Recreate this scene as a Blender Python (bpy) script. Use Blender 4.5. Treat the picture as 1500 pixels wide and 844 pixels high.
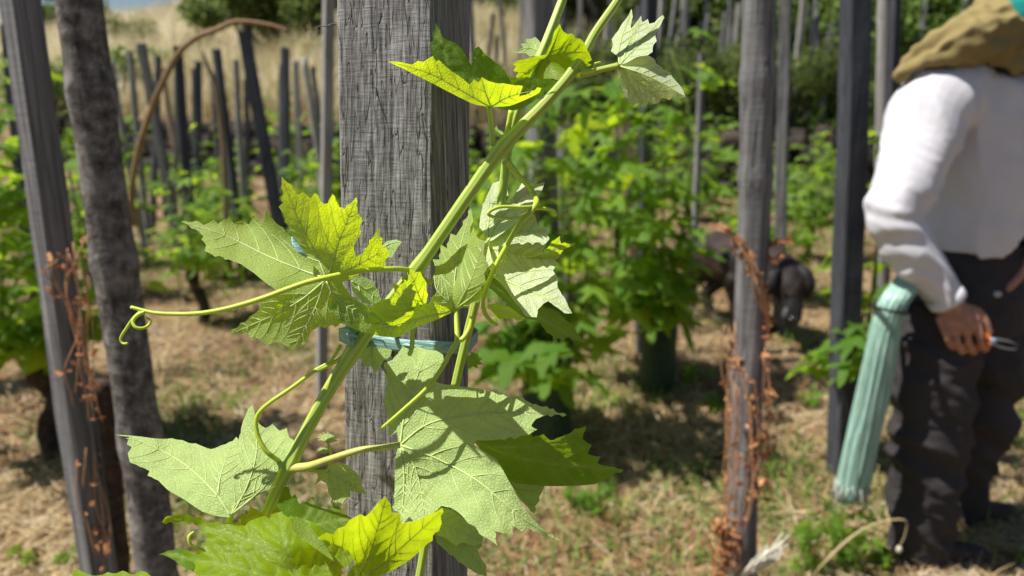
import bpy, bmesh, math, random
import numpy as np
from mathutils import Vector, Matrix, noise, Quaternion
from mathutils.geometry import delaunay_2d_cdt
random.seed(7); rng = np.random.default_rng(7)
C = bpy.context.scene
COL = C.collection
for o in list(bpy.data.objects): bpy.data.objects.remove(o)
R = math.radians
# ------------------------------------------------------------------ camera, sky, sun, exposure
PITCH = 14.0; CAMH = 1.4; F = 1500*26/36.0
cam = bpy.data.objects.new('camera', bpy.data.cameras.new('camera')); COL.objects.link(cam)
cam.location = (0, 0, CAMH); cam.rotation_euler = (R(90-PITCH), 0, 0)
cam.data.lens = 26; cam.data.sensor_width = 36; cam.data.clip_start = 0.02; cam.data.clip_end = 800
cam.data.dof.use_dof = True; cam.data.dof.focus_distance = 0.455; cam.data.dof.aperture_fstop = 6.6
C.camera = cam
SUN = Vector((-0.52, -0.07, 0.86)).normalized()
w = bpy.data.worlds.new('World'); C.world = w; w.use_nodes = True
nt = w.node_tree; bg = nt.nodes['Background']; sk = nt.nodes.new('ShaderNodeTexSky')
sk.sky_type = 'NISHITA'; sk.sun_disc = False; sk.sun_elevation = math.asin(SUN.z)
sk.sun_rotation = math.atan2(SUN.x, SUN.y); sk.air_density = 1.0; sk.dust_density = 0.6
nt.links.new(sk.outputs[0], bg.inputs[0]); bg.inputs[1].default_value = 0.05
sl = bpy.data.lights.new('sun', 'SUN'); sl.energy = 5.0; sl.angle = R(0.53); sl.color = (1.0, 0.955, 0.88)
so = bpy.data.objects.new('sun', sl); COL.objects.link(so)
so.rotation_euler = SUN.to_track_quat('Z', 'Y').to_euler(); so.location = (-3, 0, 6)
C.view_settings.view_transform = 'Standard'; C.view_settings.look = 'None'
C.view_settings.exposure = 0.58; C.view_settings.gamma = 1
C.render.engine = 'CYCLES'
C.cycles.max_bounces = 7; C.cycles.diffuse_bounces = 3; C.cycles.transmission_bounces = 5; C.cycles.transparent_max_bounces = 6

# ------------------------------------------------------------------ projection helpers (photo pixel + real distance -> place)
cp, sp_ = math.cos(R(PITCH)), math.sin(R(PITCH))
FW = Vector((0, cp, -sp_)); UP = Vector((0, sp_, cp)); RT = Vector((1, 0, 0)); CAM = Vector((0, 0, CAMH))
def ray(px, py): return RT*((px-750)/F) + UP*((422-py)/F) + FW
def P(px, py, d): return CAM + ray(px, py)*d
def W(px, py, Y):
    r = ray(px, py); return CAM + r*(Y/r.y)

# ------------------------------------------------------------------ object helpers
def mesh_obj(name, verts, faces, mat, parent=None, smooth=True, mesh=None):
    if mesh is None:
        mesh = bpy.data.meshes.new(name); mesh.from_pydata([tuple(v) for v in verts], [], faces)
        if smooth: mesh.polygons.foreach_set('use_smooth', [True]*len(mesh.polygons))
        mesh.update()
        if mat: mesh.materials.append(mat)
    o = bpy.data.objects.new(name, mesh); COL.objects.link(o)
    if parent:
        o.parent = parent; o.matrix_parent_inverse = parent.matrix_basis.inverted()
    return o
def empty(name, loc=(0, 0, 0)):
    o = bpy.data.objects.new(name, None); COL.objects.link(o); o.location = loc; o.empty_display_size = .05
    return o
def tag(o, label=None, cat=None, group=None, kind=None):
    if label: o['label'] = label
    if cat: o['category'] = cat
    if group: o['group'] = group
    if kind: o['kind'] = kind
    return o
def quads_obj(name, V, nper, mat, parent=None, attr=None):
    """V: (n, nper, 3) array of separate small polygons -> one mesh"""
    n = V.shape[0]; me = bpy.data.meshes.new(name)
    me.vertices.add(n*nper); me.vertices.foreach_set('co', V.reshape(-1).astype(np.float32))
    me.loops.add(n*nper); me.loops.foreach_set('vertex_index', np.arange(n*nper, dtype=np.int32))
    me.polygons.add(n); me.polygons.foreach_set('loop_start', np.arange(0, n*nper, nper, dtype=np.int32))
    me.polygons.foreach_set('loop_total', np.full(n, nper, dtype=np.int32))
    if attr is not None:
        a = me.attributes.new('tone', 'FLOAT', 'POINT'); a.data.foreach_set('value', np.repeat(attr, nper).astype(np.float32))
    me.update(calc_edges=True); me.validate(); me.materials.append(mat)
    return mesh_obj(name, None, None, mat, parent, mesh=me)

def catmull(pts, n):
    pts = [Vector(p) for p in pts]
    if len(pts) == 2: return [pts[0].lerp(pts[1], i/n) for i in range(n+1)]
    out = []; Q = [pts[0]*2-pts[1]]+pts+[pts[-1]*2-pts[-2]]
    for i in range(1, len(Q)-2):
        for k in range(n):
            t = k/n; a, b, c, d = Q[i-1], Q[i], Q[i+1], Q[i+2]
            out.append(.5*((2*b)+(c-a)*t+(2*a-5*b+4*c-d)*t*t+(3*b-a-3*c+d)*t**3))
    out.append(pts[-1]); return out
def tube_geo(path, radii, seg=10, ribs=0, ribamp=.08, cap=True, flat=None, jit=0):
    """returns verts, faces of a swept tube along path (list of Vector)"""
    n = len(path); V = []; Fc = []
    t0 = (path[1]-path[0]).normalized(); ref = Vector((0, 0, 1)) if abs(t0.z) < .9 else Vector((1, 0, 0))
    u = t0.cross(ref).normalized()
    for i, p in enumerate(path):
        t = (path[min(i+1, n-1)]-path[max(i-1, 0)]).normalized()
        u = (u - t*u.dot(t)).normalized(); v = t.cross(u)
        r = radii[i] if hasattr(radii, '__len__') else radii
        for k in range(seg):
            a = 2*math.pi*k/seg; rr = r*(1+ribamp*math.cos(ribs*a) if ribs else 1)
            if jit: rr *= 1+jit*noise.noise(p*18+Vector((math.cos(a), math.sin(a), 0))*1.1)
            fx, fy = flat if flat else (1, 1)
            V.append(p+u*math.cos(a)*rr*fx+v*math.sin(a)*rr*fy)
    for i in range(n-1):
        for k in range(seg):
            a = i*seg+k; b = i*seg+(k+1) % seg; Fc.append((a, b, b+seg, a+seg))
    if cap:
        Fc.append(tuple(range(seg-1, -1, -1))); Fc.append(tuple((n-1)*seg+k for k in range(seg)))
    return V, Fc
def lerp_list(vals, n):
    xs = np.linspace(0, 1, len(vals)); return list(np.interp(np.linspace(0, 1, n), xs, vals))
def join_geo(parts):
    V = []; Fc = []
    for v, f in parts:
        o = len(V); V += list(v); Fc += [tuple(i+o for i in q) for q in f]
    return V, Fc
def tube(name, pts, radii, mat, parent=None, seg=10, sub=6, **kw):
    path = catmull(pts, sub); v, f = tube_geo(path, lerp_list(radii, len(path)) if hasattr(radii, '__len__') else [radii]*len(path), seg, **kw)
    return mesh_obj(name, v, f, mat, parent)

# ------------------------------------------------------------------ material helpers
class M:
    def __init__(s, name):
        s.m = bpy.data.materials.new(name); s.m.use_nodes = True; s.t = s.m.node_tree
        s.b = s.t.nodes['Principled BSDF']; s.out = s.t.nodes['Material Output']; s._tc = None
    def n(s, typ, **kw):
        nd = s.t.nodes.new('ShaderNode'+typ)
        for k, v in kw.items():
            if hasattr(nd, k): setattr(nd, k, v)
            else: nd.inputs[k.replace('_', ' ')].default_value = v
        return nd
    def l(s, a, b): s.t.links.new(a, b)
    def coord(s, scale=(1, 1, 1), rot=(0, 0, 0), src='Object'):
        tc = s.n('TexCoord'); mp = s.n('Mapping'); mp.inputs['Scale'].default_value = scale; mp.inputs['Rotation'].default_value = rot
        s.l(tc.outputs[src], mp.inputs[0]); return mp.outputs[0]
    def noise(s, vec, scale, detail=4, rough=.55, dist=0):
        nd = s.n('TexNoise'); nd.inputs['Scale'].default_value = scale; nd.inputs['Detail'].default_value = detail
        nd.inputs['Roughness'].default_value = rough; nd.inputs['Distortion'].default_value = dist
        if vec: s.l(vec, nd.inputs['Vector'])
        return nd.outputs['Fac']
    def ramp(s, fac, stops, interp='LINEAR'):
        nd = s.n('ValToRGB'); cr = nd.color_ramp; cr.interpolation = interp
        while len(cr.elements) < len(stops): cr.elements.new(.5)
        for e, (p, c) in zip(cr.elements, stops):
            e.position = p; e.color = (*c, 1) if hasattr(c, '__len__') else (c, c, c, 1)
        s.l(fac, nd.inputs[0]); return nd.outputs[0]
    def mix(s, fac, a, b, blend='MIX'):
        nd = s.n('MixRGB'); nd.blend_type = blend
        for i, x in ((0, fac), (1, a), (2, b)):
            if isinstance(x, bpy.types.NodeSocket): s.l(x, nd.inputs[i])
            elif hasattr(x, '__len__'): nd.inputs[i].default_value = (*x, 1)
            else: nd.inputs[i].default_value = x if i == 0 else (x, x, x, 1)
        return nd.outputs[0]
    def math(s, op, a, b=0):
        nd = s.n('Math'); nd.operation = op
        for i, x in ((0, a), (1, b)):
            if isinstance(x, bpy.types.NodeSocket): s.l(x, nd.inputs[i])
            else: nd.inputs[i].default_value = x
        return nd.outputs[0]
    def bump(s, h, dist=.001, strength=1, prev=None):
        nd = s.n('Bump'); nd.inputs['Distance'].default_value = dist; nd.inputs['Strength'].default_value = strength
        s.l(h, nd.inputs['Height'])
        if prev: s.l(prev, nd.inputs['Normal'])
        return nd.outputs[0]
    def set(s, color=None, rough=.6, normal=None, spec=.4):
        if color is not None:
            if isinstance(color, bpy.types.NodeSocket): s.l(color, s.b.inputs['Base Color'])
            else: s.b.inputs['Base Color'].default_value = (*color, 1)
        if isinstance(rough, bpy.types.NodeSocket): s.l(rough, s.b.inputs['Roughness'])
        else: s.b.inputs['Roughness'].default_value = rough
        s.b.inputs['Specular IOR Level'].default_value = spec
        if normal: s.l(normal, s.b.inputs['Normal'])
        return s.m

def wood_mat(name, dark, mid, light, gs=1.0, bumpd=.0012, horiz=.35, stretch=26, crack=.5):
    m = M(name); v = m.coord((gs, gs, gs/stretch)); 
    g1 = m.noise(v, 260, 6, .65, .15); g2 = m.noise(v, 70, 4, .6, .3)
    hv = m.coord((gs*.12, gs*.12, gs)); hh = m.noise(hv, 330, 3, .6)
    blot = m.noise(m.coord((gs, gs, gs*.5)), 22, 3)
    fac = m.math('ADD', m.math('MULTIPLY', g1, .65), m.math('MULTIPLY', g2, .35))
    col = m.ramp(fac, [(.30, dark), (.46, mid), (.66, light)])
    col = m.mix(m.math('MULTIPLY', blot, .45), col, m.mix(.5, mid, dark))
    cr = m.ramp(m.noise(m.coord((gs, gs, gs/60)), 120, 2, .5, .4), [(crack-.022, 1.0), (crack, 0.0), (crack+.022, 1.0)])
    col = m.mix(m.math('MULTIPLY', m.math('SUBTRACT', 1, cr), .5), col, [c*.35 for c in dark])
    h = m.math('ADD', m.math('MULTIPLY', fac, 1.0), m.math('ADD', m.math('MULTIPLY', hh, horiz), m.math('MULTIPLY', cr, .6)))
    return m.set(col, .85, m.bump(h, bumpd, 1.0), .2)

WOOD_MAIN = wood_mat('weathered_post_wood', (.036, .032, .030), (.18, .172, .168), (.48, .465, .45), 1.5, .0016, .38)
WOOD_GREY = wood_mat('grey_stake_wood', (.04, .038, .038), (.15, .147, .15), (.36, .35, .35), .35, .003, .5)
WOOD_LIGHT = wood_mat('pale_stake_wood', (.12, .11, .105), (.30, .28, .27), (.46, .44, .42), .45, .0015, .2)
WOOD_DARK = wood_mat('dark_stake_wood', (.02, .021, .026), (.055, .058, .07), (.10, .104, .12), .45, .0015, .2)
WOOD_BROWN = wood_mat('brown_branch_wood', (.10, .07, .045), (.24, .17, .11), (.40, .30, .20), .6, .001, .2)
WOOD_CANE = wood_mat('dry_cane_wood', (.13, .08, .045), (.28, .18, .10), (.42, .29, .17), .6, .0006, .2)

def bark_mat(name, dark, mid, light, sc=1.0):
    m = M(name); v = m.coord((1, 1, .55)); n1 = m.noise(v, 90*sc, 7, .7, .4); n2 = m.noise(m.coord((1, 1, 2.2)), 34*sc, 4, .6)
    n3 = m.noise(m.coord((1, 1, 1)), 11*sc, 3)
    f = m.math('ADD', m.math('MULTIPLY', n1, .6), m.math('MULTIPLY', n2, .4))
    col = m.ramp(f, [(.33, dark), (.5, mid), (.68, light)])
    col = m.mix(m.ramp(n3, [(.52, 0.0), (.66, .55)]), col, light)
    return m.set(col, .9, m.bump(f, .006/sc, .9), .2)
BARK_POLE = bark_mat('chestnut_pole_bark', (.018, .015, .014), (.12, .108, .10), (.36, .335, .31), .9)
BARK_VINE = bark_mat('old_vine_bark', (.012, .008, .006), (.05, .032, .024), (.12, .08, .055), 1.2)
BARK_TREE = bark_mat('tree_bark', (.03, .024, .02), (.09, .075, .06), (.18, .15, .12), .25)

def leaf_mat(name, upper, under, trans, tw=.5, net=520, rough=.42, vary=.0, vein=True, netamp=.35):
    m = M(name); v = m.coord((1, 1, 1))
    vor = m.n('TexVoronoi'); vor.feature = 'DISTANCE_TO_EDGE'; vor.inputs['Scale'].default_value = net
    dn = m.n('TexNoise'); dn.inputs['Scale'].default_value = net*.8; m.l(v, dn.inputs['Vector'])
    wv = m.n('VectorMath'); wv.operation = 'MULTIPLY_ADD'; m.l(dn.outputs['Color'], wv.inputs[0]); wv.inputs[1].default_value = (.0014*520/net,)*3; m.l(v, wv.inputs[2])
    m.l(wv.outputs[0], vor.inputs['Vector'])
    cell = m.ramp(vor.outputs['Distance'], [(0, 0.0), (.12, .7), (.4, 1.0)])
    geo = m.n('NewGeometry'); big = m.noise(v, net*.11, 3)
    up = m.mix(m.math('MULTIPLY', m.math('SUBTRACT', 1, cell), netamp), upper, [min(1, c*1.5+.03) for c in upper])
    un = m.mix(m.math('MULTIPLY', m.math('SUBTRACT', 1, cell), netamp), under, [min(1, c*1.22+.02) for c in under])
    un = m.mix(m.ramp(big, [(.4, 0.0), (.7, .4)]), un, [c*.74 for c in under])
    up = m.mix(m.ramp(big, [(.4, 0.0), (.7, .5)]), up, [c*.62 for c in upper])
    tr = m.mix(m.math('MULTIPLY', m.math('SUBTRACT', 1, cell), .22), trans, [c*.62 for c in trans])
    tr = m.mix(m.ramp(big, [(.42, 0.0), (.7, .55)]), tr, [trans[0]*.62, trans[1]*.78, trans[2]])
    if vein:
        at = m.n('Attribute'); at.attribute_name = 'vein'; va = at.outputs['Fac']
        up = m.mix(m.math('MULTIPLY', va, .75), up, (.36, .46, .12)); un = m.mix(m.math('MULTIPLY', va, .7), un, (.52, .62, .26))
        tr = m.mix(m.math('MULTIPLY', va, .55), tr, [c*.5 for c in trans])
    if vary:
        oi = m.n('ObjectInfo'); rr = m.ramp(oi.outputs['Random'], [(0, (1-vary, 1-vary*.6, 1-vary)), (.55, (1.0, 1.0, 1.0)), (1, (1+vary*1.3, 1+vary*.8, 1.0))])
        up = m.mix(1.0, up, rr, 'MULTIPLY'); tr = m.mix(1.0, tr, rr, 'MULTIPLY'); un = m.mix(1.0, un, rr, 'MULTIPLY')
    col = m.mix(geo.outputs['Backfacing'], up, un)
    h = m.math('ADD', cell, m.math('MULTIPLY', big, 1.5))
    nrm = m.bump(h, .00032*520/net, .8); m.l(m.math('ADD', .4, m.math('MULTIPLY', geo.outputs['Backfacing'], .6)), nrm.node.inputs['Strength'])
    m.set(col, m.math('ADD', rough, m.math('MULTIPLY', geo.outputs['Backfacing'], .3)), nrm, .26)
    tb = m.n('BsdfTranslucent'); m.l(tr, tb.inputs[0]); m.l(nrm, tb.inputs['Normal'])
    mx = m.n('MixShader'); mx.inputs[0].default_value = tw; m.l(m.b.outputs[0], mx.inputs[1]); m.l(tb.outputs[0], mx.inputs[2])
    m.l(mx.outputs[0], m.out.inputs['Surface']); return m.m
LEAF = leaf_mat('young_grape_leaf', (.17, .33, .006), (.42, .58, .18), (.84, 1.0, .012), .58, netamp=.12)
LEAF_PALE = leaf_mat('downy_young_grape_leaf', (.26, .38, .08), (.48, .65, .24), (.80, .95, .10), .42, netamp=.18)
LEAF_SILVER = leaf_mat('silvery_downy_grape_leaf', (.26, .38, .08), (.70, .80, .52), (.84, .95, .20), .42, netamp=.18)
LEAF_DARK = leaf_mat('mature_and_shaded_grape_leaf', (.085, .18, .018), (.42, .54, .24), (.50, .75, .01), .46, netamp=.15)  # dark green leaves; its darker colour also paints the shade on leaf N
LEAF_BG = leaf_mat('vine_leaf', (.10, .21, .028), (.30, .42, .16), (.62, .86, .03), .52, 180, .38, .26, False)
LEAF_FAR = leaf_mat('far_vine_leaf', (.10, .19, .03), (.20, .32, .10), (.42, .64, .04), .45, 60, .45, .25, False)

def stem_mat(name, a, b, c, stripes=9):
    m = M(name); tc = m.coord((1, 1, 1)); at = m.n('Attribute'); at.attribute_name = 'rib'
    n1 = m.noise(tc, 160, 3); col = m.mix(at.outputs['Fac'], b, a)
    col = m.mix(m.ramp(n1, [(.45, 0.0), (.8, .5)]), col, c)
    m.set(col, .45, m.bump(m.noise(tc, 900, 2), .0002, .5), .4); m.b.inputs['Subsurface Weight'].default_value = .25
    m.b.inputs['Subsurface Radius'].default_value = (.003, .004, .001); m.b.inputs['Subsurface Scale'].default_value = .8
    return m.m
STEM = stem_mat('green_shoot', (.48, .58, .12), (.28, .43, .05), (.46, .38, .12))
TENDRIL = stem_mat('yellow_green_tendril', (.50, .60, .06), (.42, .54, .04), (.50, .50, .10))
PETIOLE = stem_mat('reddish_petiole', (.50, .50, .12), (.44, .46, .10), (.42, .22, .10))
VEIN = stem_mat('leaf_vein', (.50, .62, .24), (.46, .58, .20), (.44, .54, .2))
VEIN_UP = stem_mat('leaf_vein_upper', (.34, .48, .06), (.30, .44, .05), (.36, .46, .10))
SHOOT_BG = stem_mat('vine_cane_green', (.20, .28, .06), (.14, .22, .04), (.26, .24, .10))

def simple(name, col, rough=.7, nscale=60, amp=.3, bumpd=.001, spec=.3):
    m = M(name); v = m.coord(); n1 = m.noise(v, nscale, 4)
    c = m.mix(m.ramp(n1, [(.3, 0.0), (.7, amp*1.6)]), col, [x*(1-amp) for x in col])
    return m.set(c, rough, m.bump(n1, bumpd, .7), spec)

# ------------------------------------------------------------------ foreground leaves
def tps(ctrl):
    c = np.array([(a, b) for a, b, _ in ctrl], float)/100.; z = np.array([q[2] for q in ctrl], float)
    n = len(c)
    if n < 3: return lambda X: np.full(len(X), z.mean())
    d = np.linalg.norm(c[:, None]-c[None], axis=2); K = np.where(d > 0, d*d*np.log(d+1e-9), 0)+np.eye(n)*.02
    Pm = np.hstack([np.ones((n, 1)), c]); A = np.block([[K, Pm], [Pm.T, np.zeros((3, 3))]])
    s = np.linalg.lstsq(A, np.concatenate([z, [0, 0, 0]]), rcond=None)[0]
    def f(X):
        X = np.asarray(X, float)/100.; d = np.linalg.norm(X[:, None]-c[None], axis=2)
        return np.where(d > 0, d*d*np.log(d+1e-9), 0)@s[:n]+s[n]+X@s[n+1:]
    return f
def inside(p, poly):
    x, y = p; r = False; j = len(poly)-1
    for i in range(len(poly)):
        xi, yi = poly[i]; xj, yj = poly[j]
        if (yi > y) != (yj > y) and x < (xj-xi)*(y-yi)/(yj-yi)+xi: r = not r
        j = i
    return r
def inside_np(X, poly):
    x, y = X[:, 0], X[:, 1]; r = np.zeros(len(X), bool); j = len(poly)-1
    for i in range(len(poly)):
        xi, yi = poly[i]; xj, yj = poly[j]
        if yi != yj: r ^= ((yi > y) != (yj > y)) & (x < (xj-xi)*(y-yi)/(yj-yi)+xi)
        j = i
    return r
def seg_dist(X, segs):
    D = np.full(len(X), 1e9)
    for a, b in segs:
        a = np.array(a, float); b = np.array(b, float); ab = b-a; L = ab@ab+1e-9
        t = np.clip(((X-a)@ab)/L, 0, 1); D = np.minimum(D, np.linalg.norm(X-(a+t[:, None]*ab), axis=1))
    return D
def rim(outline):
    """turn traced outline (with 'T'/'S' switches) into a finely serrated polygon"""
    toothed = True; pts = []; flags = []
    for q in outline:
        if q == 'T': toothed = True
        elif q == 'S': toothed = False
        else: pts.append(q); flags.append(toothed)
    out = []
    area = sum(pts[i][0]*pts[(i+1) % len(pts)][1]-pts[(i+1) % len(pts)][0]*pts[i][1] for i in range(len(pts)))
    sg = 1 if area > 0 else -1
    for i, a in enumerate(pts):
        b = pts[(i+1) % len(pts)]; L = math.dist(a, b); n = max(1, int(L/5)); dx, dy = (b[0]-a[0])/max(L, 1e-6), (b[1]-a[1])/max(L, 1e-6)
        nx, ny = dy*sg, -dx*sg
        for k in range(n):
            t = k/n; off = 0
            if k and flags[i]:
                off = random.uniform(-.7, .7)
                if L > 20 and k % 3 == 1: off += min(4.2, L*.09)
            if k: off += math.sin(t*math.pi)*(-.02 if flags[i] else .01)*L
            out.append((a[0]+dx*L*t+nx*off, a[1]+dy*L*t+ny*off))
    return out
class Leaf:
    def __init__(s, parent, d0, panels, mat=None, seed=0, name='leaf', quilt=1.0, step=4.0, label=None):
        """panels: list of dict(o=outline, c=control depths in mm (+ = farther), v=veins, up=bool)"""
        random.seed(seed); s.V = []; s.Fc = []; s.vein = []; vparts = []
        s.f = None
        for p in panels:
            poly = rim(p['o']); f0 = tps(p['c']); X0 = np.array(poly)
            mn, mx = X0.min(0), X0.max(0); grid = []
            y = mn[1]; row = 0
            while y < mx[1]:
                x = mn[0]+(row % 2)*step/2
                while x < mx[0]:
                    grid.append((x+random.uniform(-.6, .6), y+random.uniform(-.6, .6))); x += step
                y += step*.87; row += 1
            G = np.array(grid); G = G[inside_np(G, poly)]
            if len(G): 
                e = [(poly[i], poly[(i+1) % len(poly)]) for i in range(len(poly))]
                G = G[seg_dist(G, e) > step*.5]
            X = np.vstack([X0, G]) if len(G) else X0
            nb = len(poly)
            res = delaunay_2d_cdt([Vector(q) for q in X], [(i, (i+1) % nb) for i in range(nb)], [], 1, 1e-4)
            X = np.array([tuple(q) for q in res[0]]); tris = res[2]
            # veins: mains given, secondaries grown
            mains = p.get('v', []); segs = []; tubes = []
            for mv in mains:
                path = [Vector((q[0], q[1], 0)) for q in mv]; path = catmull(path, 6) if len(path) > 2 else [path[0].lerp(path[1], i/12) for i in range(13)]
                pp = [(q.x, q.y) for q in path]; tubes.append((pp, p.get('w', .62), .12)); segs += list(zip(pp[:-1], pp[1:]))
                L = sum(math.dist(a, b) for a, b in zip(pp[:-1], pp[1:])); acc = 0; nxt = L*.16; side = 1
                for a, b in zip(pp[:-1], pp[1:]):
                    acc += math.dist(a, b)
                    if acc > nxt and acc < L*.93:
                        for sd in ((side,) if L < 60 else (1, -1)):
                            ang = math.atan2(b[1]-a[1], b[0]-a[0])+sd*R(random.uniform(42, 54)); q = b; br = [q]
                            for kk in range(14):
                                q = (q[0]+math.cos(ang)*5, q[1]+math.sin(ang)*5); ang -= sd*R(2.4)
                                if not inside(q, poly): break
                                if len(br) > 2 and min(seg_dist(np.array([q]), segs)) < 3: break
                                br.append(q)
                                if len(br)*5 > (L-acc)*.75+8: break
                            if len(br) > 2: tubes.append((br, .30*p.get('w', .62)/.62, .08))
                        side = -side; nxt += max(14, L*.14)
            asegs = list(segs)
            for b, _, _ in tubes[len(mains):]: asegs += list(zip(b[:-1], b[1:]))
            up = p.get('up', False); sgn = 1 if up else -1
            def depth(Q, p=p, f0=f0, asegs=asegs, sgn=sgn):
                Q = np.asarray(Q, float); z = f0(Q)
                if asegs:
                    dv = seg_dist(Q, asegs); z = z - sgn*quilt*(1-np.exp(-dv/6.0))*(.9 if sgn > 0 else .6)
                wob = np.array([noise.noise(Vector((q[0]*.035, q[1]*.035, seed*3.1))) for q in Q])
                fin = np.array([noise.noise(Vector((q[0]*.13, q[1]*.13, seed*1.7))) for q in Q])
                return d0+(z+wob*1.7+fin*.55)*.001
            Z = depth(X); off = len(s.V)
            s.V += [P(X[i, 0], X[i, 1], Z[i]) for i in range(len(X))]
            dv = seg_dist(X, asegs) if asegs else np.full(len(X), 9.)
            dm = seg_dist(X, segs) if segs else np.full(len(X), 9.)
            s.vein += list(np.maximum(np.exp(-(dm/2.6)**2), .6*np.exp(-(dv/2.0)**2)))
            for t in tris:
                a, b, c = [X[i] for i in t]; cr = (b[0]-a[0])*(c[1]-a[1])-(b[1]-a[1])*(c[0]-a[0])
                # camera-facing when clockwise in y-down pixels ... choose winding by side seen
                ccw_world = cr < 0
                tt = tuple(t) if ccw_world == up else tuple(reversed(t))
                s.Fc.append(tuple(i+off for i in tt))
            for tb, r0, r1 in tubes:
                Q = np.array(tb); z = depth(Q)
                path = [P(Q[i, 0], Q[i, 1], z[i] + (.0001 if up else -.0001)) for i in range(len(Q))]
                if len(path) > 2: vparts.append(tube_geo(path, [x*.001*(.55 if up else 1) for x in lerp_list([r0, r0*.6, r1], len(path))], 6))
            if s.f is None: s.f = depth
        s.o = mesh_obj(name, s.V, s.Fc, mat or LEAF, parent)
        at = s.o.data.attributes.new('vein', 'FLOAT', 'POINT'); at.data.foreach_set('value', np.array(s.vein, np.float32))
        if vparts:
            v, f = join_geo(vparts); mesh_obj('vein', v, f, VEIN if not panels[0].get('up') else VEIN_UP, s.o)
        if label: s.o['label'] = label

def ribbed(name, pts, rad, mat, parent, ribs=7, seg=28, sub=8, amp=.09):
    path = catmull([P(*q) for q in pts], sub); rr = lerp_list(rad, len(path))
    v, f = tube_geo(path, rr, seg, ribs, amp); o = mesh_obj(name, v, f, mat, parent)
    at = o.data.attributes.new('rib', 'FLOAT', 'POINT')
    vals = [.5+.5*math.cos(ribs*2*math.pi*(i % seg)/seg) for i in range(len(v))]; at.data.foreach_set('value', np.array(vals, np.float32)); return o
def node_radii(n, base, nodes, amp=.35):
    out = []
    for i in range(n):
        t = i/(n-1); r = float(np.interp(t, np.linspace(0, 1, len(base)), base))
        for c in nodes: r *= 1+amp*math.exp(-((t-c)/.016)**2)
        out.append(r)
    return out

# main post: square sawn stake, leaning slightly towards the camera at its foot
def build_main_post():
    a0, a1 = P(561, 0, .487), P(571, 844, .545)
    ax = (a0-a1).normalized()
    t_top = a0+ax*.34; t_bot = a1-ax*((a1.z+.06)/ax.z)
    ps = R(18); nf = Vector((-math.sin(ps), -math.cos(ps), 0)); nf = (nf-ax*nf.dot(ax)).normalized(); rs = nf.cross(ax)*-1   # rs = to the right along the front face
    if rs.x < 0: rs = -rs
    W1, W2 = .0705, .068
    V = []; Fc = []; L = (t_top-t_bot).length
    prof = []                                   # perimeter points (u along rs, v along -nf) with bevelled corners
    def side(p, q, n): return [(p[0]+(q[0]-p[0])*i/n, p[1]+(q[1]-p[1])*i/n) for i in range(n)]
    b = .0014; c = [(-W1/2+b, 0), (W1/2-b, 0), (W1/2, b), (W1/2, W2-b), (W1/2-b, W2), (-W1/2+b, W2), (-W1/2, W2-b), (-W1/2, b)]
    ns = [70, 2, 60, 2, 14, 2, 60, 2]
    for i in range(8): prof += side(c[i], c[(i+1) % 8], ns[i])
    nz = []; z = 0
    while z < L:
        zz = L-z; vis = .30 < z < 1.02
        nz.append(z); z += .0028 if vis else .02
    nz.append(L); nz = [t_top-ax*q for q in nz]
    n = len(prof)
    cracks = [(random.uniform(0, .27), random.uniform(.25, 1.1), random.uniform(.05, .22), random.uniform(.3, .9)) for _ in range(60)]
    for i, p0 in enumerate(nz):
        s = (t_top-p0).length
        for k, (u, v) in enumerate(prof):
            per = k/n*.277
            h = noise.noise(Vector((per*420, s*9, 3)))*.00022+noise.noise(Vector((per*1300, s*22, 7)))*.00022+noise.noise(Vector((per*60, s*160, 1)))*.00012
            for cx, cz, cl, cd in cracks:
                dx = abs(per-cx-.0012*math.sin(s*40+cx*900)); 
                if dx < .0016 and abs(s-cz) < cl: h -= .0011*cd*(1-dx/.0016)*(1-(abs(s-cz)/cl)**2)
            cu, cv = u, v-W2/2; l = max(abs(cu), abs(cv))+1e-6
            dr = Vector((cu, cv, 0)).normalized()
            q = p0+rs*(u+dr.x*h)-nf*(v+dr.y*h); V.append(q)
    for i in range(len(nz)-1):
        for k in range(n):
            a = i*n+k; bb = i*n+(k+1) % n; Fc.append((a, bb, bb+n, a+n))
    Fc.append(tuple(range(n-1, -1, -1))); Fc.append(tuple((len(nz)-1)*n+k for k in range(n)))
    o = mesh_obj('wooden_post', V, Fc, WOOD_MAIN)
    bm = bmesh.new(); bm.from_mesh(o.data); bmesh.ops.recalc_face_normals(bm, faces=bm.faces); bm.to_mesh(o.data); bm.free()
    tag(o, 'large weathered grey square post in front with the vine shoot tied to it', 'post')
    # splinter at the left edge and nail on the right face
    return o, nf, rs, ax, a0, a1
post, NF, RS, AX, PA, PB = build_main_post()
def post_depth(px, py):
    """depth at which the pixel ray meets the front face"""
    r = ray(px, py); return (PA-CAM).dot(NF)/r.dot(NF)
spl = tube('splinter', [P(491, 36, .484), P(484, 36, .482), P(478, 39, .479), P(470, 38, .477), P(461, 41, .476)], [.0006, .0004, .0003, .0002], WOOD_GREY, post, 5)

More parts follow.
